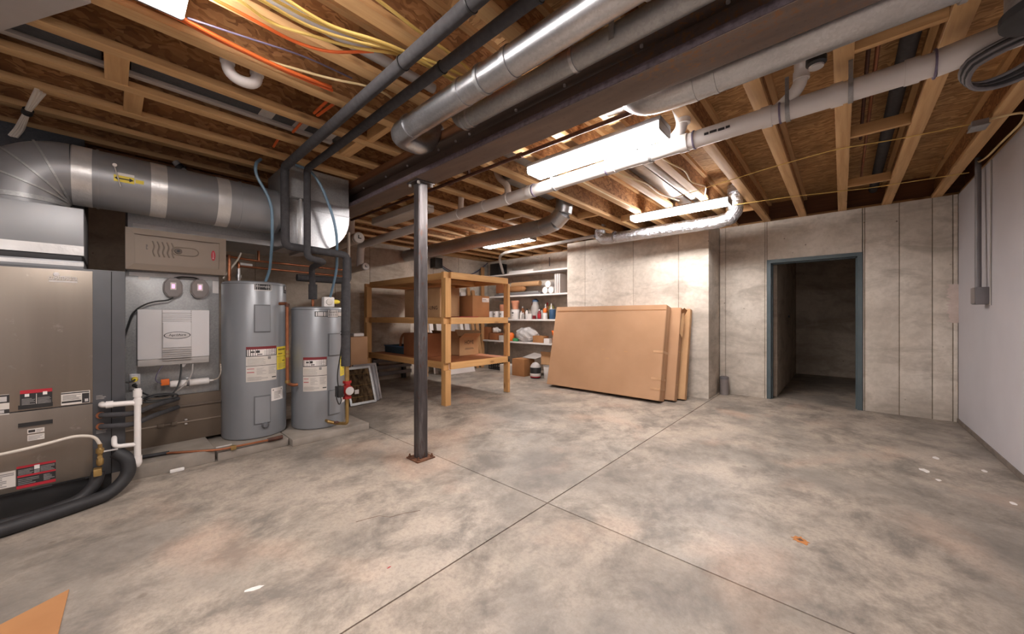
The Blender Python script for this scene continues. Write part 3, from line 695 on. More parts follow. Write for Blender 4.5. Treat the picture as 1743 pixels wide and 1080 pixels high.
cable('electrical_cable', 'creamcable', [(-1.65, 3.1, 2.72), (-1.65, 3.51, 2.69), (-1.56, 3.9, 2.70), (-1.58, 4.28, 2.69), (-1.50, 4.75, 2.70)], .007, 'cream cable snaking toward the far lit fixture', CG)
cable('electrical_cable', 'creamcable', [(-2.066, 3.1, 2.715), (-2.064, 3.42, 2.705), (-2.066, 3.98, 2.705), (-2.066, 4.6, 2.715)], .007, 'cream cable beside a joist above the drain pipe', CG)
cable('electrical_cable', 'creamcable', [(-1.22, 3.1, 2.708), (-1.21, 3.47, 2.70), (-1.14, 3.8, 2.70), (-1.20, 4.20, 2.70), (-1.10, 4.4, 2.70), (-1.22, 4.80, 2.708)], .007, 'wavy cream cable beyond the drain wye', CG)
RG = 'thin cables under the right-hand joists'
cable('electrical_cable', 'yellowcable', [(-1.6, 4.62, 2.70), (-.56, 4.29, 2.695), (-.04, 4.20, 2.70), (.35, 4.29, 2.695), (.74, 4.34, 2.70)], .004, 'thin yellow cable crossing the joists toward the junction box', RG)
cable('electrical_cable', 'yellowcable', [(-1.04, 5.40, 2.70), (-.43, 5.50, 2.70), (.23, 5.72, 2.70), (.95, 5.78, 2.70)], .004, 'thin yellow cable crossing the joists near the door wall', RG)
cable('electrical_cable', 'creamcable', [(.80, 4.32, 2.70), (.94, 4.2, 2.66), (.985, 4.5, 2.68), (.97, 4.9, 2.68), (.98, 5.3, 2.70), (.98, 5.60, 2.74), (.985, 5.66, 2.78)], .008, 'cream cable looping from junction box to grey conduit')
jb = thing('junction_box', 'small grey junction box on the right-hand joist', 'box', (.76, 4.36, 2.66))
Box('box', 'greyplastic', jb, .72, .80, 4.3, 4.42, 2.668, 2.709, .004); Box('cover', 'galv_dull', jb, .715, .805, 4.295, 4.425, 2.662, 2.668, .001)
# conduit and switch box on the painted wall
cw = thing('wall_conduit', 'grey conduit dropping to a grey box on the white wall', 'conduit', (1.0, 5.6, 1.37))
Tube('riser', 'conduit', cw, [(.985, 5.66, 2.80), (.975, 5.60, 1.53)], .021, 0, 14)
Tube('thin_riser', 'ltgrey', cw, [(1.024, 5.45, 2.70), (1.024, 5.47, 1.36)], .006, 0, 10)
bx = Box('switch_box', 'conduit', cw, .945, 1.028, 5.52, 5.66, 1.37, 1.535, .006)
Box('cover_plate', 'greyplastic', bx, .938, .945, 5.525, 5.655, 1.376, 1.53, .002)

hb = tag(Box('header_board', 'rim', None, -4.80, -4.755, -.12, 1.75, 2.46, JZ - .001, .003), 'dark wooden header board above the big round duct', 'board')
wb_ = thing('cable_bundle', 'white cable bundle with black tie above the duct elbow', 'cable', (-4.3, -.42, 2.5))
for k in range(3): Tube('strand', 'whitehose', wb_, [(-3.80 - .02 * k, -.32 + .012 * k, 2.705), (-4.05, -.385 + .004 * k, 2.63), (-4.2, -.44 + .012 * k, 2.545), (-4.24, -.47 + .012 * k, 2.50)], .011, .05, 8)
MB().tube([(-4.03, -.375, 2.637), (-4.06, -.384, 2.62)], .026, seg=12).done('tie', 'black', wb_)
pf_ = thing('drain_fitting', 'grey plastic pipe fitting dropping behind the big round duct', 'pipe', (-4.5, .6, 2.4))
Tube('bend', 'ltgrey', pf_, [(-4.62, .40, 2.705), (-4.60, .46, 2.62), (-4.60, .52, 2.56), (-4.58, .60, 2.425)], .028, .04, 12)
MB().tube([(-4.62, .42, 2.665), (-4.61, .45, 2.64)], .042, seg=14).done('clamp', 'black', pf_)

# ------------------------------------------------------------------ mechanical equipment on the left
pd = tag(Box('concrete_pad', 'pad', None, -5.6, -4.0, -1.3, .60, 0, .11, .008), 'low concrete pad under the return-air cabinet', 'pad')
tag(Box('concrete_pad', 'pad', None, -4.95, -3.98, .615, 1.155, 0, .075, .008), 'low concrete pad under the taller grey tank', 'pad')
tag(Box('concrete_pad', 'pad', None, -4.75, -3.90, 1.165, 1.93, 0, .07, .008), 'low concrete pad under the shorter grey tank', 'pad')
tag(Box('chalk_stub', 'white', None, -3.985, -3.955, .31, .40, .0, .028, .012), 'small white plastic plug lying by the concrete pad', 'plug')
# heat pump
HX = -3.8
hp = thing('heat_pump', 'tall heat pump cabinet with stainless doors and charcoal corner beside black hoses', 'heat pump', (-4.2, -.5, .11))
Box('cabinet', 'charcoal', hp, -4.6, HX, -1.15, .066, .15, 1.577, .006)
Box('corner_seam', 'darkgap', hp, HX - .002, HX + .0008, -.003, .001, .15, 1.57, 0)
Box('isolation_pad', 'black', hp, -3.995, HX - .03, -1.12, .0, 0, .149, .006)
for y in (-1.05, -.6, -.12): Box('foot', 'black', hp, -4.5, -4.0, y - .06, y + .06, .11, .15, .004)
up = Box('door', 'stainless', hp, HX, HX + .007, -1.14, -.087, .662, 1.562, .003)
lo = Box('door', 'stainless', hp, HX, HX + .007, -1.14, -.087, .165, .656, .003)
DX = HX + .007
lg = MB(); fn = planeX(DX, -.273, -.154, 1.475, 1.54)
lg.lathe([(.001, .003), (.012, .002), (.014, 0)], (DX, -.243, 1.528), 'x', 16, 'silver')
lg.grid(lambda s, q: fn(s, q, .001), .2, .75, .62, .66, 1, 1, 'silver').grid(lambda s, q: fn(s, q, .001), 0, 1, .06, .2, 1, 1, 'silver')
add_text(lg, 'CLIMATEMASTER', lambda s, q, l=0: fn(s + .012, q - .04, l), 0, 1, .28, .62, 'ink', .0008)  # dark offset copy of the lettering: a drop shadow drawn in colour
add_text(lg, 'CLIMATEMASTER', fn, 0, 1, .28, .62, 'white')
lg.done('maker_logo', None, up, smooth=False)
f = planeX(DX, -.384, -.259, .690, .790)
decal('warning_label', up, f, [(0, 1, 0, 1, 'ink'), (0, 1, .78, 1, 'redprint'), (.14, .28, .58, .76, 'white'), (.70, .84, .62, .82, 'white'), (.49, .51, .02, .72, 'offwhite')] + lines(.05, .46, .08, .5, 6, 'greyprint', 1) + lines(.54, .96, .08, .5, 6, 'greyprint', 2))
f = planeX(DX, -.457 - .06, -.423, .645, .775)
decal('rating_label', up, f, [(0, 1, .05, 1, 'offwhite'), (0, 1, .6, .98, 'ink'), (.55, .9, .66, .9, 'silver'), (0, 1, .1, .3, 'ink'), (.55, .8, .13, .27, 'silver')])
f = planeX(DX, -.223, -.10, .668, .752)
decal('rating_label', up, f, [(0, 1, 0, 1, 'offwhite'), (.0, .98, .86, .95, 'ink'), (.72, .98, .02, .8, 'ink'), (.02, .7, .15, .3, 'ink'), (.82, .94, .12, .34, 'silver')] + lines(.05, .68, .36, .8, 6, 'greyprint', 4, .6))
for d_, z0 in ((up, .668), (lo, .560)):
    h_ = Box('handle_recess', 'black', d_, DX, DX + .0015, -.391, -.257, z0, z0 + .026, 0)
    if d_ is up: h_.location.z = 0.004
    Box('handle_lip', 'taupe_dark', d_, DX, DX + .006, -.391, -.257, z0 - .004, z0, .001)
f = planeX(DX, -.356, -.290, .468, .542)
decal('service_label', lo, f, [(0, 1, .62, 1, 'offwhite'), (0, 1, .0, .5, 'offwhite'), (.05, .45, .7, .92, 'ink')] + lines(.5, .95, .68, .95, 3, 'greyprint', 5) + lines(.05, .95, .06, .46, 5, 'greyprint', 6))
f = planeX(DX, -.397, -.245, .178, .318)
decal('warning_label', lo, f, [(0, 1, 0, 1, 'ink'), (0, 1, .9, 1, 'redprint'), (.02, 1, .5, .58, 'redprint'), (0, 1, .0, .13, 'redprint'), (.44, .58, .76, .94, 'white'), (.44, .58, .58, .74, 'greyprint')] + lines(.04, .42, .6, .86, 5, 'greyprint', 7) + lines(.6, .97, .6, .88, 5, 'greyprint', 8) + lines(.04, .62, .17, .47, 4, 'greyprint', 9, .4) + lines(.68, .97, .17, .47, 5, 'greyprint', 10))
f = planeX(DX, -.52, -.4, .2, .3)
decal('service_label', lo, f, [(0, 1, 0, 1, 'offwhite')] + lines(.05, .95, .08, .92, 8, 'greyprint', 11))
f = planeX(HX, -.072, -.022, .682, .712)
decal('port_label', hp, f, lines(0, 1, 0, 1, 3, 'greyprint', 12, .6))
f = planeX(HX, -.072, -.022, .445, .472)
decal('port_label', hp, f, lines(0, 1, 0, 1, 3, 'greyprint', 13, .6))
for z in (.572, .495): MB().lathe([(.022, 0), (.022, .02), (.014, .02)], (HX, -.052, z), 'x', 14).done('water_port', 'copper', hp)
for i in range(3): Box('vent_slot', 'darkgap', hp, HX, HX + .001, -.7 + i * .22, -.56 + i * .22, .152, .160, 0)
# lines leaving the unit
PL = 'insulated lines leaving the heat pump'
for z, lb in ((.572, 'upper short black insulated line from the heat pump port'), (.495, 'lower short black insulated line from the heat pump port')):
    tag(Tube('insulated_line', 'foam', None, [(HX + .022, -.05, z), (HX + .05, -.02, z), (HX + .05, .10, z - .015), (HX - .2, .22, z - .02), (-4.44, .40, z - .06)], .018, .06, 12), lb, 'pipe', PL)
cd = thing('condensate_drain', 'white plastic condensate drain with tee and tall standpipe beside heat pump', 'pipe', (-3.75, .12, .18))
Tube('outlet', 'pvc', cd, [(HX + .001, -.045, .645), (-3.75, -.045, .645), (-3.75, .125, .635)], .018, .03, 14)
Tube('standpipe', 'pvc', cd, [(-3.75, .125, .735), (-3.75, .125, .185)], .0185, 0, 16)
Tube('branch', 'pvc', cd, [(-3.83, .012, .42), (-3.75, .012, .345), (-3.75, .125, .335)], .015, .03, 14)
for z in (.70, .64, .23): band('coupling', 'pvc', cd, (-3.75, .125, z), 'z', .0185, .045, .005, 16)
band('coupling', 'pvc', cd, (-3.75, -.01, .644), 'y', .018, .035, .006, 16)
MB().lathe([(.010, .172), (.020, .186), (.024, .20), (.024, .215)], (-3.75, .125, 0), seg=16).done('end_cap', 'pvc', cd)
vb = thing('drain_valve', 'brass hose valve with lever at the foot of the heat pump', 'valve', (-3.7, -.05, .22))
MB().lathe([(.012, .25), (.018, .26), (.018, .29), (.012, .30), (.012, .33), (.02, .335), (.02, .36), (.011, .37), (.011, .395)], (-3.70, -.053, 0), seg=14).done('body', 'brass', vb)
Tube('spigot', 'brass', vb, [(HX, -.053, .315), (-3.66, -.053, .315)], .012, 0, 12)
Box('elbow', 'brass', vb, -3.73, -3.67, -.083, -.043, .185, .235, .008)
Box('lever', 'silver', vb, -3.70, -3.69, -.045, .03, .335, .345, .003)
cable('white_hose', 'whitehose', [(-3.70, -.053, .39), (-3.70, -.075, .45), (-3.70, -.155, .475), (-3.69, -.32, .447), (-3.68, -.45, .435), (-3.68, -.9, .43)], .0095, 'white flexible hose looping across the front of the heat pump')['category'] = 'hose'
HG = 'black hoses on the floor by the heat pump'
hz = [(-3.77, .02, .30), (-3.745, .075, .25), (-3.735, .085, .14), (-3.70, 0.0, .042), (-3.62, -.15, .042), (-3.52, -.42, .042), (-3.46, -1.0, .042)]
tag(Tube('black_hose', 'rubber', None, hz, .040, .09, 16, 7), 'black ribbed hose curling up to the brass valve, outer of the pair on the floor', 'hose', HG)
hz = [(-3.73, -.06, .20), (-3.72, -.075, .12), (-3.70, -.14, .05), (-3.645, -.30, .036), (-3.60, -.55, .036), (-3.56, -1.0, .036)]
tag(Tube('black_hose', 'rubber', None, hz, .034, .08, 16, 7), 'black hose running under the heat pump door, inner of the pair on the floor', 'hose', HG)

# supply plenum and big round duct
pn = thing('supply_plenum', 'taped galvanized plenum box on top of the heat pump', 'plenum', (-4.2, -.5, 1.577))
Box('collar', 'duct_grey', pn, -4.55, -3.90, -1.1, -.13, 1.578, 1.635, .003)
Box('canvas', 'rubber', pn, -4.53, -3.91, -1.08, -.14, 1.635, 1.675, .003)
Box('box', 'duct_grey', pn, -4.55, -3.90, -1.1, -.13, 1.675, 2.0, .004)
Box('tape_strip', 'foil', pn, -3.90, -3.8985, -1.1, -.13, 1.675, 1.74, 0); Box('tape_strip', 'foil', pn, -3.90, -3.8985, -1.1, -.13, 1.60, 1.625, 0)
rd = thing('big_round_duct', 'large grey round duct with elbow and foil tape bands above the air cleaner', 'duct', (-4.15, .4, 2.0))
DXc, DZ, DR = -4.15, 2.285, .212
mb = MB(); mb.tube([(DXc, -.42, 2.001), (DXc, -.42, 2.09)], DR, seg=36); mb.done('collar', 'duct_grey', rd)
# gored elbow: four swept segments with raised beads
cy0, cz0, Rr = -.42 + .225, 2.06, .225
ap = lambda a: (DXc, cy0 + Rr * math.cos(math.radians(a)), cz0 + Rr * math.sin(math.radians(a)))
for i in range(4):
    a0 = 180 - 22.5 * i
    MB().tube([ap(a0 - 22.5 * j / 6) for j in range(7)], DR, seg=40).done('elbow_gore', 'duct_grey', rd, smooth=50)
    if i < 3: MB().tube([ap(a0 - 22.5 + 1.5), ap(a0 - 22.5 - 1.5)], DR + .008, seg=40).done('gore_bead', 'galv_dull', rd)
band('collar_bead', 'galv_dull', rd, (DXc, -.42, 2.045), 'z', DR, .03, .006, 40)
MB().tube([(DXc, cy0, DZ), (DXc, 1.07, DZ)], DR, seg=40).done('run', 'duct_grey', rd)
MB().lathe([(DR, 0), (DR - .01, .03), (DR - .05, .055), (.03, .06)], (DXc, 1.07, DZ), 'y', 36).done('end_dome', 'duct_grey', rd)
for y0, y1 in ((-.19, -.095), (.205, .298), (.615, .705)): band('tape_band', 'foil', rd, (DXc, (y0 + y1) / 2, DZ), 'y', DR, y1 - y0, .002, 40)
for y in (-.07, .79): band('seam_bead', 'duct_grey', rd, (DXc, y, DZ), 'y', DR, .014, .006, 40)
fc = cylS(0, 0, 1, 0, 1, 0, 1)
def on_duct(y0, y1, a0, a1):
    return lambda s, q, l=0: V(DXc + (DR + l) * math.cos(math.radians(a0 + (a1 - a0) * q)), y0 + (y1 - y0) * s, DZ + (DR + l) * math.sin(math.radians(a0 + (a1 - a0) * q)))
decal('flow_sticker', rd, on_duct(.01, .115, -10, 8), [(0, 1, 0, .7, 'yellowlabel'), (.08, 1, .7, 1, 'white'), (.1, .85, .3, .42, 'ink')])
MB().poly([on_duct(.01, .115, -10, 8)(a, b, .002) for a, b in ((.75, .15), (.98, .36), (.75, .57))]).done('sticker_arrow', 'ink', rd)
MB().poly([on_duct(.01, .115, -10, 8)(a, b, .002) for a, b in ((.22, .15), (.02, .36), (.22, .57))]).done('sticker_arrow', 'ink', rd)
decal('flow_sticker', rd, on_duct(.12, .165, -7, 0), [(0, 1, 0, 1, 'yellowlabel')])
Tube('damper_rod', 'silver', rd, [(DXc + DR + .012, .012, DZ + .075), (DXc + DR + .012, .045, DZ - .075)], .004, 0, 8)
MB().lathe([(.012, -.01), (.012, .012)], (DXc + DR + .005, .015, DZ + .075), 'x', 12).done('damper_knob', 'white', rd)
# tall dark return duct behind, trunk, elbow
tag(Box('return_riser', 'galv_dark', None, -5.35, -4.60, -1.2, -.15, 1.58, 2.705, .004), 'dark grey sheet-metal riser behind the big round duct', 'duct')
tk = thing('trunk_duct', 'flat galvanized trunk duct behind the round duct with foil taped edges', 'duct', (-4.85, .7, 2.0))
Box('trunk', 'galv_dull', tk, -5.2, -4.46, .09, 1.26, 2.0, 2.42, .004)
Box('tape_strip', 'foil', tk, -4.461, -4.4585, .12, 1.26, 2.0, 2.05, 0); Box('tape_strip', 'foil', tk, -4.60, -4.4585, .10, .70, 1.996, 1.9995, 0)
el = thing('supply_elbow', 'shiny galvanized elbow duct rising to the joists beside the beam end', 'duct', (-4.1, 1.45, 1.9))
arc = [(1.285, 1.905)] + [(1.32 + .37 * math.sin(math.radians(a)), 2.28 - .37 * math.cos(math.radians(a))) for a in range(0, 91, 9)] + [(1.69, 2.40), (1.285, 2.40)]
MB().prism([(-3.86, y, z) for y, z in arc], (-.55, 0, 0)).done('elbow', 'galv', el, smooth=25)
Box('crease', 'galv_dull', el, -3.8605, -3.8585, 1.285, 1.70, 2.30, 2.306, 0)
Box('throat', 'galv', el, -4.41, -3.93, 1.13, 1.284, 1.93, 2.40, .01)
Box('standing_seam', 'foil', el, -3.93, -3.885, 1.225, 1.245, 1.93, 2.40, .004)
Box('riser', 'galv_dull', el, -4.45, -3.87, 1.10, 1.69, 2.401, 2.70, .004)
Box('drive_cleat', 'foil', el, -3.87, -3.866, 1.30, 1.36, 2.385, 2.40, 0)
# return-air tower
TX = -4.5
tw = thing('return_cabinet', 'galvanized return-air cabinet with brown filter base beside the heat pump', 'cabinet', (-4.85, .4, .11))
Box('filter_base', 'brownpaint', tw, -5.2, TX + .03, .072, .715, .11, .535, .004)
Box('door_rail', 'taupe_dark', tw, TX + .03, TX + .045, .072, .715, .425, .445, .003)
Box('door_seam', 'taupe', tw, TX + .03, TX + .038, .072, .715, .280, .292, .002)
for y in (.27, .36): Box('latch', 'brownpaint', tw, TX + .03, TX + .048, y, y + .04, .272, .302, .003)
Box('latch', 'silver', tw, TX + .03, TX + .045, .45, .468, .30, .312, .002); Box('latch', 'silver', tw, TX + .03, TX + .045, .45, .468, .262, .274, .002)
Box('box', 'galv_dull', tw, -5.2, TX, .072, .705, .535, 1.64, .004)
Box('tape_strip', 'foil', tw, TX, TX + .002, .10, .70, 1.605, 1.638, 0); Box('tape_strip', 'foil', tw, TX, TX + .002, .655, .70, 1.48, 1.6, 0); Box('tape_strip', 'white', tw, TX, TX + .0025, .155, .225, 1.575, 1.602, 0)
Box('neck', 'galv_dull', tw, -5.2, TX - .01, .09, .70, 1.64, 1.997, .003)
# air cleaner
ac = thing('air_cleaner', 'taupe air cleaner with wavy louvres and red oval badge above the cabinet', 'air cleaner', (-4.4, .4, 1.65))
AX = -4.36
Box('housing', 'taupe', ac, TX - .008, AX - .012, .075, .735, 1.648, 1.995, .012)
fr = MB()
o_ = [(.075, 1.648), (.735, 1.648), (.735, 1.995), (.075, 1.995)]; i_ = [(.13, 1.70), (.68, 1.70), (.685, 1.945), (.125, 1.945)]
for k in range(4):
    a, b = o_[k], o_[(k + 1) % 4]; c, d = i_[(k + 1) % 4], i_[k]
    fr.prism([(AX - .012, a[0], a[1]), (AX - .012, b[0], b[1]), (AX - .004, c[0], c[1]), (AX - .004, d[0], d[1])], (.012, 0, 0))
fr.done('bezel', 'taupe', ac, smooth=20)
MB().prism([(AX - .011, y, z) for y, z in ((.13, 1.70), (.68, 1.70), (.685, 1.945), (.45, 1.915), (.25, 1.918), (.125, 1.945))], (.008, 0, 0)).done('face', 'taupe', ac, smooth=20)
for k in range(5):
    Tube('louvre', 'taupe_mid', ac, [(AX - .003, .235 + k * .03, 1.90), (AX - .001, .250 + k * .03, 1.855), (AX - .001, .235 + k * .03, 1.81), (AX - .003, .250 + k * .03, 1.77)], .005, .03, 8)
ring = [(AX - .002, .395 + .04 * math.cos(math.radians(a)) + (0 if 90 <= a <= 270 else .10), 1.835 + .035 * math.sin(math.radians(a))) for a in (90, 120, 150, 180, 210, 240, 270, 271, 300, 330, 360, 390, 420, 449)]
Tube('dial_ring', 'taupe_mid', ac, ring + [ring[0]], .004, 0, 8)
MB().lathe([(.026, 0), (.024, .008), (.012, .010)], (AX - .003, .398, 1.835), 'x', 18).done('dial', 'taupe_dark', ac)
MB().lathe([(.011, 0), (.010, .004)], (AX + .006, .398, 1.835), 'x', 14).done('dial_hub', 'black', ac)
mb = MB(); mb.grid(lambda s, q: V(AX - .001, .64 + .016 * math.cos(2 * PI * s) * q, 1.825 + .048 * math.sin(2 * PI * s) * q), 0, 1, 0.02, 1, 24, 1, 'redprint')
fn = lambda s, q, l=0: V(AX - .0005 + l, .634 + .012 * (1 - q), 1.795 + .06 * s)
add_text(mb, 'Bryant', fn, 0, 1, 0, 1, 'white'); mb.done('maker_badge', None, ac, smooth=False)
decal('model_mark', ac, planeX(AX - .003, .195, .206, 1.825, 1.868), lines(0, 1, 0, 1, 5, 'ink', 3, .6))
# humidifier on the cabinet
hu = thing('humidifier', 'white whole-house humidifier with ribbed centre and silver oval badge', 'humidifier', (-4.42, .38, .83))
UX = -4.37
Box('shell', 'whiteplastic', hu, TX, UX, .143, .615, .885, 1.315, .012)
Box('lower_shell', 'ltgrey', hu, TX, UX - .006, .145, .613, .828, .885, .008)
Box('centre_panel', 'whiteplastic', hu, UX - .002, UX + .014, .298, .484, .98, 1.20, .005)
for k in range(5): Box('rib', 'whiteplastic', hu, UX - .002, UX + .006, .296, .486, 1.215 + k * .017, 1.224 + k * .017, .002)
for k in range(6): Box('rib', 'ltgrey', hu, UX - .002, UX + .010, .296, .486, .868 + k * .018, .878 + k * .018, .002)
for y in (.296, .486): Box('panel_seam', 'ltgrey', hu, UX - .002, UX + .003, y - .003, y + .001, .886, 1.31, 0)
mb = MB(); mb.grid(lambda s, q: V(UX + .016 + .002 * (1 - q), .391 + .082 * math.cos(2 * PI * s) * q, 1.088 + .028 * math.sin(2 * PI * s) * q), 0, 1, .02, 1, 28, 2, 'silver')
mb.grid(lambda s, q: V(UX + .0155, .391 + .088 * math.cos(2 * PI * s) * q, 1.088 + .032 * math.sin(2 * PI * s) * q), 0, 1, .02, 1, 28, 1, 'ink')
add_text(mb, 'AprilAire', planeX(UX + .018, .335, .447, 1.076, 1.102), 0, 1, 0, 1, 'ink'); mb.done('maker_badge', None, hu, smooth=False)
MB().prism([(UX - .04, .40, .83), (UX - .04, .46, .83), (UX - .04, .44, .80), (UX - .04, .42, .80)], (.008, 0, 0)).done('mounting_tab', 'silver', hu, smooth=20)
# round relays with glowing windows
for k, y in enumerate((.372, .556)):
    s_ = thing('relay_switch', ('round beige relay with pink window, corded toward the heat pump', 'round beige relay with pink window, nearer the tall grey tank')[k], 'relay', (TX, y, 1.48), 'round relays above the humidifier')
    oc = [(y + .066 * cx_, 1.515 + .088 * sz_) for cx_, sz_ in ((-1, -.45), (-.5, -1), (.5, -1), (1, -.45), (1, .45), (.5, 1), (-.5, 1), (-1, .45))]
    b_ = MB().prism([(TX + .001, p, q) for p, q in oc], (.05, 0, 0)); bmesh.ops.bevel(b_.b, geom=b_.b.edges[:], offset=.010, segments=3, affect='EDGES'); b_.done('body', 'greyplastic', s_, smooth=40)
    Box('window', 'white', s_, TX + .049, TX + .055, y - .02, y + .02, 1.495, 1.56, .003)
    Box('indicator', 'led', s_, TX + .055, TX + .0562, y - .010, y + .010, 1.508, 1.546, 0)
tag(Tube('relay_link', 'black', None, [(TX + .03, .38, 1.602), (TX + .04, .42, 1.616), (TX + .04, .52, 1.616), (TX + .03, .55, 1.602)], .007, .03, 8), 'short black cord linking the two round relays', 'cord')
ou = thing('wall_outlet', 'metal outlet box with yellow plug on the return cabinet', 'outlet', (TX, .13, .63))
Box('box', 'galv', ou, TX, TX + .03, .098, .166, .628, .762, .004); Box('receptacle', 'offwhite', ou, TX + .03, TX + .034, .113, .15, .645, .745, .002)
pl = thing('yellow_plug', 'yellow electrical plug in the outlet box', 'plug', (TX + .05, .13, .70))
MB().lathe([(.020, 0), (.022, .02), (.016, .045)], (TX + .034, .132, .72), 'x', 14).done('body', 'yellowlabel', pl)
bp = tag(MB().lathe([(.016, 0), (.017, .02), (.010, .04)], (TX + .034, .132, .668), 'x', 12).done('black_plug', 'black'), 'black electrical plug in the outlet box', 'plug')
CGp = 'black cords on the return cabinet'
cable('power_cord', 'black', [(TX + .04, .372, 1.425), (TX + .05, .34, 1.40), (TX + .05, .22, 1.38), (TX + .05, .12, 1.30), (TX + .06, .05, 1.0), (-4.38, .02, .86), (-4.36, .04, .74), (-4.38, .09, .70), (TX + .08, .132, .72)], .0065, 'black cord hanging from the relay beside the humidifier', CGp)
cable('power_cord', 'black', [(TX + .07, .132, .668), (-4.36, .16, .62), (-4.30, .25, .565), (-4.30, .36, .575), (-4.33, .40, .66), (-4.38, .42, .78), (-4.40, .42, .825)], .0065, 'black cord looping below the humidifier', CGp)
cable('power_cord', 'black', [(-4.42, .03, 1.63), (-4.40, .055, 1.3), (-4.40, .05, .9), (-4.38, .03, .70), (-4.34, .08, .56), (-4.34, .05, .50)], .0055, 'black cord running down beside the charcoal panel', CGp)
coil = [(-4.29 + .006 * math.sin(a * 3), .27 + .10 * math.cos(a) + .02 * math.cos(a * .33), .565 + .026 * math.sin(a) + .008 * math.sin(a * .5)) for a in [i * .45 for i in range(58)]]
tag(MB().tube(coil, .006, seg=7).done('coiled_cord', 'black'), 'bundled black cord coil hanging below the outlet', 'cord', CGp)
wc = tag(Box('wire_connector', 'orange', None, TX + .05, TX + .08, .29, .345, .645, .70, .006), 'bright orange wire connector beside the white canister', 'connector')
ca = thing('filter_canister', 'white tubular water filter strapped below the humidifier', 'filter', (-4.45, .5, .62))
MB().lathe([(.008, -.03), (.012, 0), (.028, .006), (.031, .02), (.031, .26), (.028, .275), (.012, .28), (.008, .31)], (TX + .045, .345, .645), 'y', 18).done('body', 'white', ca)
band('strap', 'conduit', ca, (TX + .045, .47, .645), 'y', .031, .02, .002)
Box('bracket', 'galv', ca, TX, TX + .015, .46, .48, .60, .69, .002)
cable('drain_tube', 'whitehose', [(TX + .045, .655, .645), (TX + .06, .69, .66), (-4.40, .705, .72), (-4.40, .70, .80)], .005, 'thin white tube curling from the filter canister toward the tank')['category'] = 'tube'
cable('drain_tube', 'ltgrey', [(UX - .03, .50, .828), (-4.36, .49, .72), (-4.36, .42, .62), (-4.37, .36, .57)], .006, 'grey tube hanging from the humidifier base')['category'] = 'tube'
cable('thermostat_wire', 'violetcable', [(UX - .02, .30, .828), (-4.36, .26, .76), (-4.36, .25, .70), (-4.38, .29, .67)], .004, 'thin brown wire looping to the orange connector')['category'] = 'wire'
# copper run along the floor
cf = thing('floor_copper_line', 'copper drain line lying along the pads with valve under the tall tank', 'pipe', (-4.05, .6, .08))
Tube('run', 'copper', cf, [(-4.12, .30, .128), (-3.97, .62, .105), (-3.97, 1.0, .098)], .010, .05, 10)
Tube('sleeve', 'rubber', cf, [(-4.16, .0, .13), (-4.12, .32, .128)], .014, 0, 10)
Tube('hose_end', 'iron', cf, [(-3.97, .98, .098), (-3.97, 1.10, .10)], .018, 0, 12)
Box('valve_body', 'brass', cf, -3.99, -3.95, .70, .74, .082, .118, .005); Box('valve_lever', 'silver', cf, -3.975, -3.965, .60, .71, .125, .135, .003)

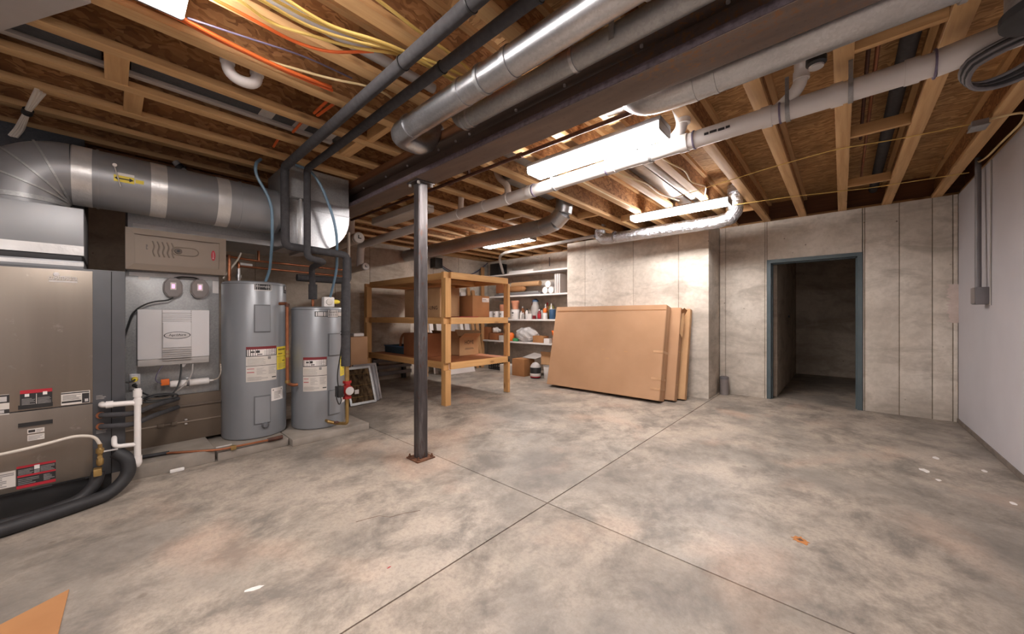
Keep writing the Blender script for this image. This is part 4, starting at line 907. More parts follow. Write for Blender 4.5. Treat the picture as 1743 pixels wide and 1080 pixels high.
# ------------------------------------------------------------------ water tanks
def tank(name, label, cx, cy, r, z0, z1, th0, badge, lab, cov, yel, sq):
    t = thing(name, label, 'water heater', (cx, cy, z0))
    MB().lathe([(r - .02, z0), (r - .005, z0 + .012), (r, z0 + .03), (r, z1 - .028), (r - .008, z1 - .01), (r - .03, z1 - .002), (.02, z1 + .006)], (cx, cy, 0), seg=64).done('jacket', 'tank', t, smooth=30)
    MB().lathe([(r + .003, z1 - .034), (r + .003, z1 - .028)], (cx, cy, 0), seg=64).done('top_band', 'tank_dark', t)
    for a0, a1, za, zb in cov:
        c = MB()
        for l, m, pad in ((.004, 'tank_dark', 0), (.016, 'tank', 2.2)):
            f = cylS(cx, cy, r, th0 + a0 + pad, th0 + a1 - pad, za + pad * .005, zb - pad * .005)
            c.grid(lambda s, q: f(s, q, l), 0, 1, 0, 1, 10, 1, m)
            for (sa, sb) in ((0, 0), (1, 1)): c.grid(lambda s, q, sa=sa: f(sa, q, l * s), 0, 1, 0, 1, 1, 1, m)
            for qa in (0, 1): c.grid(lambda s, q, qa=qa: f(s, qa, l * q), 0, 1, 0, 1, 10, 1, m)
        c.done('element_cover', None, t, smooth=30)
    a0, a1, za, zb = lab
    f = cylS(cx, cy, r, th0 + a0, th0 + a1, za, zb)
    decal('instruction_label', t, f, [(0, 1, 0, 1, 'offwhite'), (0, 1, .72, .99, 'ink'), (.03, .97, .74, .92, 'white'), (0, 1, .92, 1, 'darkred'), (0, 1, .445, .46, 'ink'), (.15, .26, .83, .87, 'ink'), (.3, .42, .82, .89, 'ink'), (.34, .50, .765, .79, 'ink'), (.68, .78, .62, .70, 'greyprint'), (.82, .98, .07, .10, 'ink'), (.03, .25, .36, .375, 'redprint'), (.03, .25, .26, .28, 'redprint')]
          + lines(.55, .94, .76, .9, 4, 'greyprint', 1, .25) + lines(.04, .6, .49, .68, 6, 'greyprint', 2, .25) + lines(.32, .62, .2, .4, 7, 'greyprint', 3, .25) + lines(.7, .96, .2, .42, 7, 'greyprint', 4, .25) + lines(.04, .75, .04, .15, 4, 'greyprint', 5, .3), ns=14)
    a0, a1, za, zb = yel
    decal('energy_label', t, cylS(cx, cy, r, th0 + a0, th0 + a1, za, zb), [(0, 1, 0, 1, 'yellowlabel'), (.1, .9, .84, .91, 'ink'), (.1, .5, .68, .71, 'ink'), (.0, 1, .57, .58, 'ink'), (.5, .8, .36, .40, 'ink')] + lines(.1, .9, .08, .3, 5, 'greyprint', 6, .2), ns=8)
    a0, a1, za, zb = sq
    decal('service_label', t, cylS(cx, cy, r, th0 + a0, th0 + a1, za, zb), [(0, 1, 0, 1, 'white'), (.1, .18, .8, .88, 'ink'), (.8, .88, .8, .88, 'ink')] + lines(.2, .75, .15, .75, 6, 'greyprint', 8, .4), ns=8)
    a0, a1, za, zb = badge[1]
    f = cylS(cx, cy, r, th0 + a0, th0 + a1, za, zb)
    if badge[0] == 'Rheemglas':
        decal('maker_badge', t, f, [(0, 1, 0, 1, 'silver'), (.04, .96, .1, .92, 'black')], [(badge[0], .14, .86, .36, .76, 'silver')], ns=10)
        decal('side_badge', t, cylS(cx, cy, r, th0 + 62, th0 + 78, za - .01, zb), [(0, 1, 0, 1, 'black'), (.35, .8, .45, .9, 'silver'), (.3, .7, .15, .3, 'greyprint')], ns=6)
    else:
        decal('maker_badge', t, f, [(0, 1, .1, .75, 'black'), (.03, .37, .17, .68, 'silver'), (.76, 1, .17, .68, 'silver'), (.38, .75, 0, 1, 'black'), (.39, .74, .04, .96, 'silver'), (.42, .72, .3, .36, 'ink')], [(badge[0], .43, .7, .58, .85, 'ink')], ns=12)
    return t
T1, T2 = (-4.42, .98), (-4.30, 1.545)
t1 = tank('water_heater', 'taller grey cylindrical water tank with black badge and yellow label', T1[0], T1[1], .27, .075, 1.60, -12.5, ('Rheemglas', (-2, 30, 1.505, 1.575)),
     (-15, 40, .63, .965), [(-2, 27, 1.10, 1.37), (-2, 27, .215, .49)], (41, 72, .72, .95), (29, 58, .42, .545))
t2 = tank('water_heater', 'shorter grey cylindrical water tank with silver band badge beside red pump', T2[0], T2[1], .262, .07, 1.36, -19.8, ('Guard', (-8, 62, 1.245, 1.33)),
     (-33, 17, .475, .83), [(19, 50, .83, 1.075), (19, 50, .2, .47)], (52, 74, .60, .82), (56, 80, .30, .47))
Tube('nipple', 'galv', t1, [(-4.50, .86, 1.60), (-4.50, .86, 1.74)], .016, 0, 12); band('union', 'galv', t1, (-4.50, .86, 1.66), 'z', .016, .03, .010, 12)
Tube('nipple', 'copper', t1, [(-4.36, .76, 1.596), (-4.36, .76, 1.70)], .014, 0, 12)
MB().lathe([(.03, 0), (.03, .02), (.018, .035)], (T1[0] + .267, T1[1] + .02, .20), 'x', 14).done('drain_boss', 'tank_dark', t1)
Tube('tap', 'brass', t2, [(T2[0] + .255, T2[1] - .02, .155), (T2[0] + .31, T2[1] - .02, .155)], .014, 0, 12)
for y, z, w_ in ((.705, 1.37, 'upper'), (.705, .755, 'lower')): tag(Box('strap_bracket', 'silver', None, -4.49, -4.40, y - .012 + .03, y + .012 + .03, z - .012, z + .012, .003), w_ + ' small white bracket between cabinet and tall tank', 'bracket', 'brackets between cabinet and tank')
# copper and blue plastic piping
cp = thing('copper_pipework', 'copper pipes running level behind the tanks', 'pipe', (-4.9, 1.5, 1.8))
Tube('upper_run', 'copper', cp, [(-4.36, .76, 1.70), (-4.36, .76, 1.84), (-4.75, .80, 1.885), (-4.9, 1.1, 1.885), (-4.9, 2.12, 1.875)], .013, .04, 10)
Tube('lower_run', 'copper', cp, [(-4.50, .86, 1.74), (-4.50, .86, 1.80), (-4.9, .92, 1.81), (-4.9, 2.10, 1.79), (-4.9, 2.10, 1.55), (-4.9, 2.1, .9)], .013, .04, 10)
Tube('riser', 'copper', cp, [(-4.9, 1.12, 1.88), (-4.9, 1.12, 2.0)], .013, 0, 10)
Tube('white_sleeve', 'white', cp, [(-4.9, .94, 1.835), (-4.9, 1.06, 1.83)], .016, 0, 10)
cable('drain_tube', 'whitehose', [(-4.40, .72, 1.62), (-4.42, .78, 1.72), (-4.5, .86, 1.84), (-4.5, .88, 1.90)], .008, 'thin white tube leaning over the tall tank top')['category'] = 'tube'
tj = thing('tank_jumper', 'vertical copper pipe strapped down the side of the tall tank', 'pipe', (-4.15, 1.18, .56))
Tube('run', 'copper', tj, [(-4.20, 1.14, 1.385), (-4.13, 1.185, 1.385), (-4.12, 1.185, .58), (-4.13, 1.245, .555), (-4.14, 1.28, .555)], .016, .03, 12)
for z in (1.37, .86, .90, .60): band('fitting', 'brass' if z < 1 else 'iron', tj, (-4.122, 1.185, z), 'z', .016, .03, .005, 14)
BGp = 'blue plastic water tubes'
cable('pex_tube', 'bluepex', [(-4.30, 1.04, 1.60), (-4.22, 1.06, 1.72), (-3.90, 1.00, 2.0), (-3.86, .985, 2.30), (-3.86, .86, 2.52), (-3.86, .86, 2.62), (-3.95, .92, 2.70)], .013, 'blue plastic tube rising from the tall tank past the round duct', BGp)['category'] = 'tube'
cable('pex_tube', 'bluepex', [(-4.18, 1.62, 1.46), (-3.95, 1.60, 1.75), (-3.70, 1.50, 2.05), (-3.70, 1.46, 2.25), (-3.70, 1.36, 2.50), (-3.72, 1.27, 2.64), (-3.85, 1.18, 2.70)], .013, 'blue plastic tube arching over the shiny elbow duct', BGp)['category'] = 'tube'
cv = thing('tank_control', 'white valve control with yellow cap on the shorter tank', 'control', (-4.2, 1.6, 1.36))
Box('body', 'white', cv, -4.24, -4.16, 1.55, 1.66, 1.362, 1.47, .010)
MB().lathe([(.036, 0), (.034, .012), (.02, .016)], (-4.16, 1.605, 1.415), 'x', 18).done('dial', 'offwhite', cv)
MB().lathe([(.026, 0), (.022, .05), (.012, .07)], (-4.20, 1.66, 1.42), 'y', 14).done('yellow_cap', 'yellowlabel', cv)
tag(Tube('vent_pipe', 'pvc_old', None, [(-4.7, 2.05, .9), (-4.7, 2.05, 1.75), (-4.7, 2.05, 2.34)], .02, 0, 12), 'slim cream pipe standing behind the shorter tank', 'pipe')
tag(Tube('insulated_branch', 'foam', None, [(-4.6, 1.42, 1.70), (-4.6, 2.0, 1.70), (-4.6, 2.0, 2.0)], .04, .05, 12), 'short black insulated branch behind the second insulated drop', 'pipe')
# circulator
pu = thing('circulator_pump', 'red circulating pump with silver disc beside the shorter tank', 'pump', (-3.83, 1.65, .35))
PX, PY, PZ = -3.83, 1.655, .485
MB().lathe([(.03, -.05), (.052, -.045), (.055, 0), (.05, .045), (.045, .06)], (PX, PY, PZ), 'x', 20).done('motor', 'pumpred', pu)
MB().lathe([(.042, .0), (.042, .008), (.02, .010)], (PX + .06, PY, PZ), 'x', 20).done('nameplate', 'silver', pu)
Box('terminal_box', 'black', pu, PX - .05, PX + .04, PY - .105, PY - .05, PZ - .06, PZ + .05, .006)
for z in (PZ + .085, PZ - .075): MB().lathe([(.045, z - .012), (.045, z + .012)], (PX, PY, 0), seg=8).done('flange', 'pumpred', pu, smooth=20)
Tube('volute', 'pumpred', pu, [(PX, PY, PZ + .09), (PX, PY, PZ - .08)], .030, 0, 14)
Tube('upper_union', 'brass', pu, [(PX, PY - .005, .76), (PX, PY, PZ + .09)], .022, 0, 12)
Tube('tail_pipe', 'brass', pu, [(PX, PY, PZ - .08), (PX, PY, .135), (-3.96, PY - .06, .125), (-3.99, 1.52, .155)], .017, .03, 12)
Box('tail_lever', 'iron', pu, -3.93, -3.90, 1.56, 1.60, .14, .155, .004)
cable('power_cord', 'black', [(PX, PY - .10, PZ), (PX + .02, PY - .12, PZ - .06), (PX + .02, PY - .09, PZ - .14), (PX + .01, PY - .06, PZ - .1), (PX - .02, PY - .1, PZ + .12), (PX - .02, PY - .06, .86), (PX - .03, PY - .03, 1.05)], .006, 'black cord looping beside the red pump', CGp)

# ------------------------------------------------------------------ wooden storage rack
rk = thing('storage_rack', 'three-tier rack of new pine lumber standing behind the steel post', 'rack', (-5.3, 3.8, 0))
RX0, RX1, RY0, RY1 = -6.52, -4.09, 3.13, 4.46
for x in (RX0, RX1 - .10):
    for y in (RY0, RY1 - .05):
        l = Box('leg', 'pine_z', rk, x, x + .055, y, y + .095 if y == RY0 else y + .05, 0, 1.86 if x == RX0 else 1.89, .003)
        Box('leg', 'pine_z', rk, x + .057, x + .10, y, y + .095 if y == RY0 else y + .05, 0, .50, .003)
        for za, zb in ((.60, 1.15), (1.245, 1.80)):
            Box('leg_spacer', 'pine_z', rk, x + .057, x + .10, y, y + .095 if y == RY0 else y + .05, za, zb, .003)
for zt in (.60, 1.245, 1.89):
    for y in (RY0 - .0, RY1 - .04): Box('long_rail', 'pine_x', rk, RX0 + .11 - .11, RX1 - .101, y + (.097 if y < 3.5 else -.051), y + (.135 if y < 3.5 else -.013), zt - .095, zt - .013, .003)
    Box('end_rail', 'pine_y', rk, RX1 - .042, RX1, RY0 + .097, RY1 - .052, zt - .095, zt - .0, .003)
    Box('end_rail', 'pine_y', rk, RX0 + .058, RX0 + .098, RY0 + .137, RY1 - .095, zt - .095, zt - .013, .003)
    for k in range(3): Box('joist', 'pine_y', rk, -6.0 + k * .55, -5.962 + k * .55, RY0 + .136, RY1 - .092, zt - .095, zt - .013, .003)
    Box('deck', 'ply', rk, RX0 + .10, RX1 - .043, RY0 + .097, RY1 - .052, zt - .012, zt, .001)
for zt in (.60, 1.245, 1.89):
    Box('front_rail', 'pine_x', rk, RX0 + .101, RX1 - .101, RY0 + .055, RY0 + .095, zt - .095, zt - .001, .003)

def carton(name, label, mat, x0, x1, y0, y1, z0, z1, group=None, flaps=True, open_top=False, rz=0):
    t = thing(name, label, 'box', ((x0 + x1) / 2, (y0 + y1) / 2, z0), group)
    if not open_top:
        Box('body', mat, t, x0, x1, y0, y1, z0, z1 - .006, .004)
        if flaps:
            ym = (y0 + y1) / 2
            Box('flap', mat, t, x0 + .002, x1 - .002, y0 + .002, ym - .002, z1 - .0055, z1, .001); Box('flap', mat, t, x0 + .002, x1 - .002, ym + .002, y1 - .002, z1 - .0055, z1, .001)
    else:
        b = MB(); w = .005
        b.box(x0, x1, y0, y1, z0, z0 + w).box(x0, x0 + w, y0, y1, z0, z1).box(x1 - w, x1, y0, y1, z0, z1).box(x0 + w, x1 - w, y0, y0 + w, z0, z1).box(x0 + w, x1 - w, y1 - w, y1, z0, z1)
        b.done('body', mat, t, smooth=20)
        d = min(.14, (y1 - y0) * .4)
        MB().prism([(x1, y0 + .01, z1), (x1, y1 - .01, z1), (x1 + d * .7, y1 - .02, z1 + d * .5), (x1 + d * .7, y0 + .02, z1 + d * .5)], (0, 0, .004)).done('flap', mat, t, smooth=20)
        MB().prism([(x0 + .01, y0, z1), (x1 - .01, y0, z1), (x1 - .02, y0 - d * .4, z1 + d * .8), (x0 + .02, y0 - d * .4, z1 + d * .8)], (0, .004, 0)).done('flap', mat, t, smooth=20)
        MB().prism([(x0 + .01, y1, z1), (x1 - .01, y1, z1), (x1 - .02, y1 + d * .4, z1 + d * .8), (x0 + .02, y1 + d * .4, z1 + d * .8)], (0, .004, 0)).done('flap', mat, t, smooth=20)
    return t
c1 = carton('cardboard_box', 'large tan cardboard box on the middle rack tier behind the steel post', 'card_light', -5.75, -4.72, 3.50, 3.90, 1.246, 1.73)
decal('printing', c1, planeY(3.4985, -5.02, -4.78, 1.37, 1.43), [(0, .01, 0, .01, 'ink')], [('-LING', 0, 1, 0, 1, 'ink')])
c2 = carton('cardboard_box', 'orange-brown cardboard box with white shipping label on the middle rack tier', 'card_dark', -5.02, -4.46, 3.96, 4.34, 1.246, 1.605)
decal('shipping_label', c2, planeX(-4.4595, 4.17, 4.33, 1.50, 1.57), [(0, 1, 0, 1, 'white'), (.08, .6, .55, .7, 'greyprint'), (.08, .8, .25, .35, 'greyprint')])
c3 = carton('cardboard_box', 'open cardboard box printed HOME on the lowest rack tier', 'card_light', -5.45, -4.72, 3.90, 4.33, .601, .90, open_top=True)
decal('printing', c3, planeX(-4.7195, 3.99, 4.24, .70, .87), [(.1, .9, .0, .04, 'ink'), (.15, .85, .1, .13, 'ink')], [('HOME', .1, .9, .5, .9, 'ink')])
c4 = carton('cardboard_box', 'dark red-brown cardboard box at the back of the lowest rack tier', 'card_deep', -5.55, -4.95, 3.36, 3.70, .601, .98)
tag(Box('red_sheet', 'redprint', None, -4.70, -4.30, 3.56, 3.94, 1.246, 1.256, .002), 'flat red folder under the shipping-label box', 'folder')
bn = thing('blue_tray', 'blue plastic tray of odds and ends on the lowest rack tier', 'tray', (-5.9, 3.6, .60))
b = MB(); x0, x1, y0, y1 = -6.3, -5.62, 3.42, 3.78
b.box(x0, x1, y0, y1, .601, .61).box(x0, x0 + .012, y0, y1, .61, .73).box(x1 - .012, x1, y0, y1, .61, .73).box(x0, x1, y0, y0 + .012, .61, .73).box(x0, x1, y1 - .012, y1, .61, .73)
b.done('tray', 'teal', bn, smooth=20); Box('rim', 'blue', bn, x0 - .008, x1 + .008, y0 - .014, y0, .715, .735, .003)
tag(MB().tube([(-6.1, 3.62, .62), (-6.08, 3.62, .86), (-5.96, 3.62, .96), (-5.82, 3.62, .84), (-5.80, 3.62, .62)], .022, .09, 10).done('wooden_arch', 'card_deep'), 'curved brown wooden handle standing in the blue tray', 'handle')
tag(MB().lathe([(.04, .612), (.05, .70), (.045, .78), (.02, .80)], (-5.72, 3.55, 0), seg=14).done('green_bottle', 'green'), 'small green bottle in the blue tray', 'bottle')
# things leaning on the recessed left wall behind the rack
BD = 'boards leaning on the wall behind the rack'
bs = [(4.72, .10, 'white', 1.85), (4.92, .16, 'shelfwhite', 1.70), (5.16, .07, 'stud_z', 1.95), (5.30, .22, 'ltgrey', 1.78), (5.58, .09, 'white', 2.0), (5.74, .14, 'shelfwhite', 1.85), (5.95, .08, 'stud_z', 1.98), (6.10, .09, 'stud_z', 1.92)]
bl = ['narrow white board', 'wide pale board', 'slim pine board', 'broad light-grey panel', 'tall narrow white board', 'pale panel', 'pine stud, taller', 'pine stud, shorter']
for k, (y, w, m, h) in enumerate(bs):
    b = MB(); b.prism([(-6.58, y, 0), (-6.58, y + w, 0), (-6.93, y + w, h), (-6.93, y, h)], (.03, 0, .006))
    tag(b.done('leaning_board', m, smooth=20), bl[k] + ' leaning on the wall behind the rack', 'board', BD)
tag(MB().prism([(-6.25, 4.75, 0), (-6.25, 5.62, 0), (-6.53, 5.60, .55), (-6.53, 4.77, .55)], (.02, 0, .004)).done('drywall_offcut', 'shelfwhite', smooth=20), 'low white panel leaning on the boards behind the rack', 'panel', BD)
tag(Box('wall_box', 'black', None, -6.998, -6.80, 4.92, 5.12, 2.38, 2.60, .006), 'black box mounted high on the recessed wall', 'box')
cable('data_cable', 'violetcable', [(-6.97, 5.13, 2.50), (-6.95, 5.5, 2.34), (-6.95, 5.9, 2.26), (-6.94, 6.3, 2.40), (-6.85, 6.60, 2.66)], .012, 'grey-violet cable swagged across the recessed wall')
cable('data_cable', 'bluepex', [(-6.98, 5.13, 2.47), (-6.97, 5.5, 2.30), (-6.97, 5.8, 2.24), (-6.96, 6.15, 2.33), (-6.96, 6.62, 2.6)], .012, 'pale blue cable swagged across the recessed wall')
lr = thing('slatted_rack', 'low dark slatted rack against the left wall under the pine rack', 'rack', (-6.68, 3.8, 0))
for y in (3.42, 4.02): Box('upright', 'black', lr, -6.74, -6.66, y, y + .07, 0, .52, .004)
for k in range(3): Box('slat', 'conduit', lr, -6.66, -6.63, 3.36, 4.2, .10 + k * .13, .17 + k * .13, .003)
# pine posts and white wall shelves in the alcove
SY0, SY1, SX0, SX1 = 6.33, 6.742, -6.74, -4.075
for x, lb in ((-6.76, 'pine post carrying the wall shelves at the corner end'),):
    tag(Box('shelf_post', 'stud_z', None, x - .05, x - .004, 6.32, 6.41, 0, 2.52, .003), lb, 'post')
SL = ['topmost', 'second from top', 'third from top, holding paint cans', 'lowest, holding a plastic bag']
SZ = [2.275, 1.755, 1.20, .675]
for k, z in enumerate(SZ):
    s_ = thing('wall_shelf', 'white wall shelf in the alcove, ' + SL[k], 'shelf', (-5.3, 6.5, z - .03), 'white wall shelves')
    Box('board', 'shelfwhite', s_, SX0, SX1, SY0 + .012, SY1, z - .022, z, .002)
    Box('front_edge', 'white', s_, SX0, SX1, SY0, SY0 + .011, z - .034, z + .003, .002)
    for x in (SX0 + .3, SX1 - .05): Box('bracket', 'shelfwhite', s_, x, x + .025, SY0 + .1, SY1, z - .10, z - .0225, .003)
tag(Box('speaker_box', 'black', None, -6.55, -6.25, 6.40, 6.70, 2.279, 2.58, .008), 'black box standing on the topmost wall shelf', 'box')
tag(Box('white_case', 'white', None, -5.95, -5.2, 6.45, 6.72, 2.279, 2.35, .01), 'flat white case on the topmost wall shelf', 'case')
tag(Tube('hanging_strap', 'greyplastic', None, [(-4.95, 6.735, 2.62), (-4.95, 6.735, 2.42)], .012, 0, 8), 'short grey strap hanging on the wall over the shelves', 'strap')
# second shelf: rolls, tubes, slats
RG2 = 'white paper rolls on the second shelf'
for (x, z, w_) in ((-4.80, 1.835, 'lower, farther from the upright panels'), (-4.64, 1.835, 'lower, touching the upright panels'), (-4.72, 1.966, 'stacked on the other two')):
    r_ = thing('paper_roll', 'white hollow paper roll on second shelf, ' + w_, 'roll', (x, 6.5, z), RG2)
    MB().lathe([(.032, 0), (.07, 0), (.074, .004), (.074, .33), (.032, .33)], (x, 6.36, z), 'y', 22).done('paper', 'white', r_)
    MB().lathe([(.026, .002), (.032, .002), (.032, .32), (.026, .32)], (x, 6.36, z), 'y', 18).done('core', 'card_dark', r_)
for k in range(3): tag(Box('upright_panel', 'shelfwhite', None, -4.54 + k * .05, -4.50 + k * .05, 6.36, 6.62, 1.759, 2.17, .003), 'thin white panel standing on second shelf, ' + ('next to the paper rolls', 'middle of three', 'next to the concrete jog')[k], 'panel', 'white panels on the second shelf')
tb = thing('mailing_tube', 'tan cardboard tube lying across the second shelf', 'tube', (-5.3, 6.5, 1.95))
MB().lathe([(.045, 0), (.06, 0), (.06, .85), (.045, .85)], (-5.9, 6.52, 2.02), 'x', 20).done('tube', 'card_light', tb); 
tag(Box('stacked_slats', 'conduit', None, -6.4, -4.95, 6.40, 6.70, 1.759, 1.80, .004), 'stack of grey slats lying along the second shelf', 'slats')
tag(Box('slat_bundle', 'galv_dull', None, -6.3, -5.05, 6.45, 6.68, 1.801, 1.84, .004), 'thin grey slat bundle on top of grey slats', 'slats')
tag(MB().lathe([(.02, -.25), (.07, -.22), (.085, 0), (.075, .2), (.02, .26)], (-5.75, 6.54, 1.925), 'x', 14).done('orange_bag', 'card_dark'), 'soft tan-orange bag on the second shelf', 'bag')
tag(Box('brown_carton', 'card_deep', None, -6.4, -6.16, 6.46, 6.70, 1.842, 2.08, .004), 'small red-brown carton on the second shelf', 'box')
rnd0 = random.Random(5)
# third shelf: cans and bottles
def can(x, y, z, r, h, mat, label, group=None, wire=True, lidm='silver'):
    t = thing('paint_can', label, 'can', (x, y, z), group)
    MB().lathe([(r - .003, z), (r, z + .004), (r, z + h - .006), (r - .004, z + h)], (x, y, 0), seg=22).done('body', mat, t)
    MB().lathe([(r + .003, z + h - .008), (r + .003, z + h), (r - .012, z + h), (r - .014, z + h - .004)], (x, y, 0), seg=22).done('lid', lidm, t)
    if wire:
        MB().tube([(x + r * math.cos(a), y - r * math.sin(a) * 1.0 - .004, z + h * .72 - .05 * math.sin(a)) for a in [PI * i / 10 for i in range(11)]], .0025, seg=6).done('bail', 'silver', t)
        decal('can_print', t, cylS(x, y, r, -120, -60, z + h * .2, z + h * .8), [(.2, .8, .6, .8, 'ink'), (.3, .7, .3, .35, 'greyprint'), (.3, .7, .2, .25, 'greyprint')], ns=5)
    return t
Zs = SZ[2] + .004
for x, nm in ((-6.581, 'nearest the corner post'), (-6.369, 'middle of the three'), (-6.157, 'last of the three')): can(x, 6.44, Zs, .075, .19, 'white', 'white paint can with black print on the third shelf, ' + nm, 'white paint cans')
can(-5.733, 6.44, Zs, .10, .23, 'white', 'large white paint bucket under the terracotta pot')
def pot(x, y, z, r, h, label):
    t = thing('flower_pot', label, 'pot', (x, y, z))
    MB().lathe([(r * .7, z), (r * .92, z + h * .72), (r * 1.05, z + h * .72), (r * 1.05, z + h), (r * .95, z + h), (r * .85, z + h * .7)], (x, y, 0), seg=22).done('body', 'terracotta', t)
    MB().lathe([(.01, z + h * .8), (r * .88, z + h * .82)], (x, y, 0), seg=20).done('soil', 'card_deep', t)
pot(-5.733, 6.44, Zs + .232, .095, .20, 'terracotta flower pot stacked on the large paint bucket')
pot(-6.306, 6.60, Zs + .0, .075, .36, 'tall terracotta pot behind the small paint cans')
def bottle(x, y, z, r, h, mat, capm, label, neck=.45, group='bottles on the third shelf', band_m=None):
    t = thing('bottle', label, 'bottle', (x, y, z), group)
    MB().lathe([(r * .92, z), (r, z + .006), (r, z + h * .62), (r * .8, z + h * .70), (r * neck, z + h * .78), (r * neck, z + h * .86)], (x, y, 0), seg=18).done('body', mat, t)
    MB().lathe([(r * neck * 1.15, z + h * .86), (r * neck * 1.1, z + h * .92), (r * neck * .4, z + h)], (x, y, 0), seg=14).done('cap', capm, t)
    if band_m: MB().lathe([(r + .0008, z + h * .12), (r + .0012, z + h * .14), (r + .0012, z + h * .5), (r + .0008, z + h * .52)], (x, y, 0), seg=18).done('label_band', band_m, t)
bottle(-5.532, 6.42, Zs, .035, .19, 'white', 'ltgrey', 'small white bottle with grey cap beside large paint bucket')
bottle(-5.447, 6.39, Zs, .035, .15, 'ltgrey', 'white', 'squat grey bottle with white cap on the third shelf')
bottle(-5.394, 6.46, Zs, .038, .24, 'white', 'black', 'white spray bottle with black cap on the third shelf')
bottle(-5.325, 6.38, Zs, .028, .20, 'whiteplastic', 'white', 'slim white bottle in front of the blue jug')
bottle(-5.171, 6.50, Zs, .095, .46, 'ltgrey', 'blue', 'tall clear jug with blue top on the third shelf', .7)
tag(Box('small_carton', 'white', None, -5.288, -5.182, 6.35, 6.39, Zs, Zs + .12, .003), 'small white carton standing before the blue-topped jug', 'box')
tag(Box('small_carton', 'darkred', None, -5.140, -5.076, 6.35, 6.40, Zs, Zs + .08, .003), 'small red carton standing before the blue-topped jug', 'box')
bottle(-4.981, 6.40, Zs, .042, .22, 'darkred', 'whiteplastic', 'dark red bottle with pale cap on the third shelf', band_m='redprint')
bottle(-4.885, 6.50, Zs, .035, .34, 'whiteplastic', 'white', 'tall white glue bottle with pointed nozzle, redder neighbour in front', .4)
can(-4.822, 6.40, Zs, .055, .14, 'white', 'small white can under the orange jar on the third shelf', wire=False)
tag(MB().lathe([(.04, 0), (.045, .01), (.045, .07), (.03, .09), (.03, .10)], (-4.822, 6.40, Zs + .141), seg=16).done('jar', 'orange'), 'orange jar stacked on the small white can', 'jar')
bottle(-4.726, 6.50, Zs, .03, .35, 'whiteplastic', 'white', 'tall white glue bottle with pointed nozzle, by the blue jar', .4)
can(-4.641, 6.42, Zs, .07, .22, 'blue', 'blue metal can at the end of the third shelf', wire=False)
tag(MB().lathe([(.02, 0), (.075, .03), (.08, .16), (.06, .28), (.02, .33)], (-4.822, 6.64, Zs + .0), seg=14).done('garden_bag', 'khaki'), 'khaki soil bag slumped behind the glue bottles', 'bag')
# lowest shelf
Zl = SZ[3] + .004
mb = MB()
bmesh.ops.create_icosphere(mb.b, subdivisions=4, radius=1)
for v in mb.b.verts:
    n_ = 1 + .13 * math.sin(7 * v.co.x + 3 * v.co.z) * math.cos(5 * v.co.y + 4 * v.co.z) + .06 * math.sin(17 * v.co.x - 11 * v.co.y + 9 * v.co.z) + random.uniform(-.02, .02)
    v.co = V(v.co.x * .30 * n_ - 5.415, v.co.y * .15 * n_ + 6.50, max(0, (v.co.z * .17 * n_ + .16)) + Zl)
tag(mb.done('plastic_bag', 'bag', smooth=60), 'crumpled clear plastic bag on the lowest wall shelf', 'bag')
carton('cardboard_box', 'small cardboard box beside the clear plastic bag', 'card_dark', -5.140, -4.843, 6.36, 6.56, Zl, Zl + .15)
carton('cardboard_box', 'tall brown box on the lowest shelf by the corner post', 'card_deep', -6.825, -6.613, 6.40, 6.65, Zl, Zl + .32)
carton('cardboard_box', 'striped brown box under a white bag on the lowest shelf', 'card_deep', -6.560, -6.284, 6.38, 6.60, Zl, Zl + .17)
mb = MB(); bmesh.ops.create_icosphere(mb.b, subdivisions=3, radius=1)
for v in mb.b.verts:
    n_ = 1 + .15 * math.sin(6 * v.co.x + 5 * v.co.y) + random.uniform(-.04, .04); v.co = V(v.co.x * .13 * n_ - 6.422, v.co.y * .09 * n_ + 6.49, max(-.06, v.co.z * .08 * n_) + Zl + .235)
tag(mb.done('white_bag', 'white', smooth=60), 'crumpled white bag on the striped brown box', 'bag')
tag(Box('small_carton', 'offwhite', None, -6.200, -6.030, 6.36, 6.48, Zl, Zl + .12, .003), 'small blue and white carton on the lowest shelf', 'box')
tag(MB().lathe([(.07, 0), (.085, .02), (.085, .15), (.06, .19), (.03, .2)], (-5.860, 6.42, Zl), seg=18).done('orange_jug', 'orange'), 'orange plastic jug on the lowest shelf', 'jug')
tag(Box('green_tub', 'green', None, -5.733, -5.606, 6.34, 6.42, Zl, Zl + .07, .01), 'small green tub in front of the plastic bag', 'tub')
tag(Box('small_carton', 'white', None, -4.822, -4.673, 6.35, 6.45, Zl, Zl + .10, .003), 'small white carton at the end of the lowest shelf', 'box')
mb = MB(); bmesh.ops.create_icosphere(mb.b, subdivisions=3, radius=1)
for v in mb.b.verts:
    n_ = 1 + .2 * math.sin(7 * v.co.x + 4 * v.co.y + 3 * v.co.z) + random.uniform(-.05, .05); v.co = V(v.co.x * .10 * n_ - 4.652, v.co.y * .08 * n_ + 6.56, max(0, v.co.z * .10 * n_ + .10) + Zl + .10)
tag(mb.done('orange_pouch', 'orange', smooth=60), 'crumpled orange pouch at the end of the lowest shelf', 'pouch')
carton('cardboard_box', 'open-topped brown box holding the orange pouch', 'card_deep', -4.800, -4.546, 6.47, 6.66, Zl, Zl + .10, flaps=False)
for k in range(8):
    xk = -6.02 + k * .155 + rnd0.uniform(-.03, .03)
    bottle(xk, 6.66 - .02 * (k % 2), Zs, .036 + .008 * (k % 3), .24 + .07 * ((k * 5) % 3), ('galv_dull', 'white', 'card_deep', 'teal', 'ltgrey')[k % 5], ('black', 'redprint', 'white')[k % 3], ('grey', 'white', 'brown', 'dark teal', 'pale grey')[k % 5] + (' short' if (k * 5) % 3 == 0 else ' tall') + ' container at the back of the third shelf with ' + ('black', 'red', 'white')[k % 3] + ' cap', group='containers at the back of the third shelf')
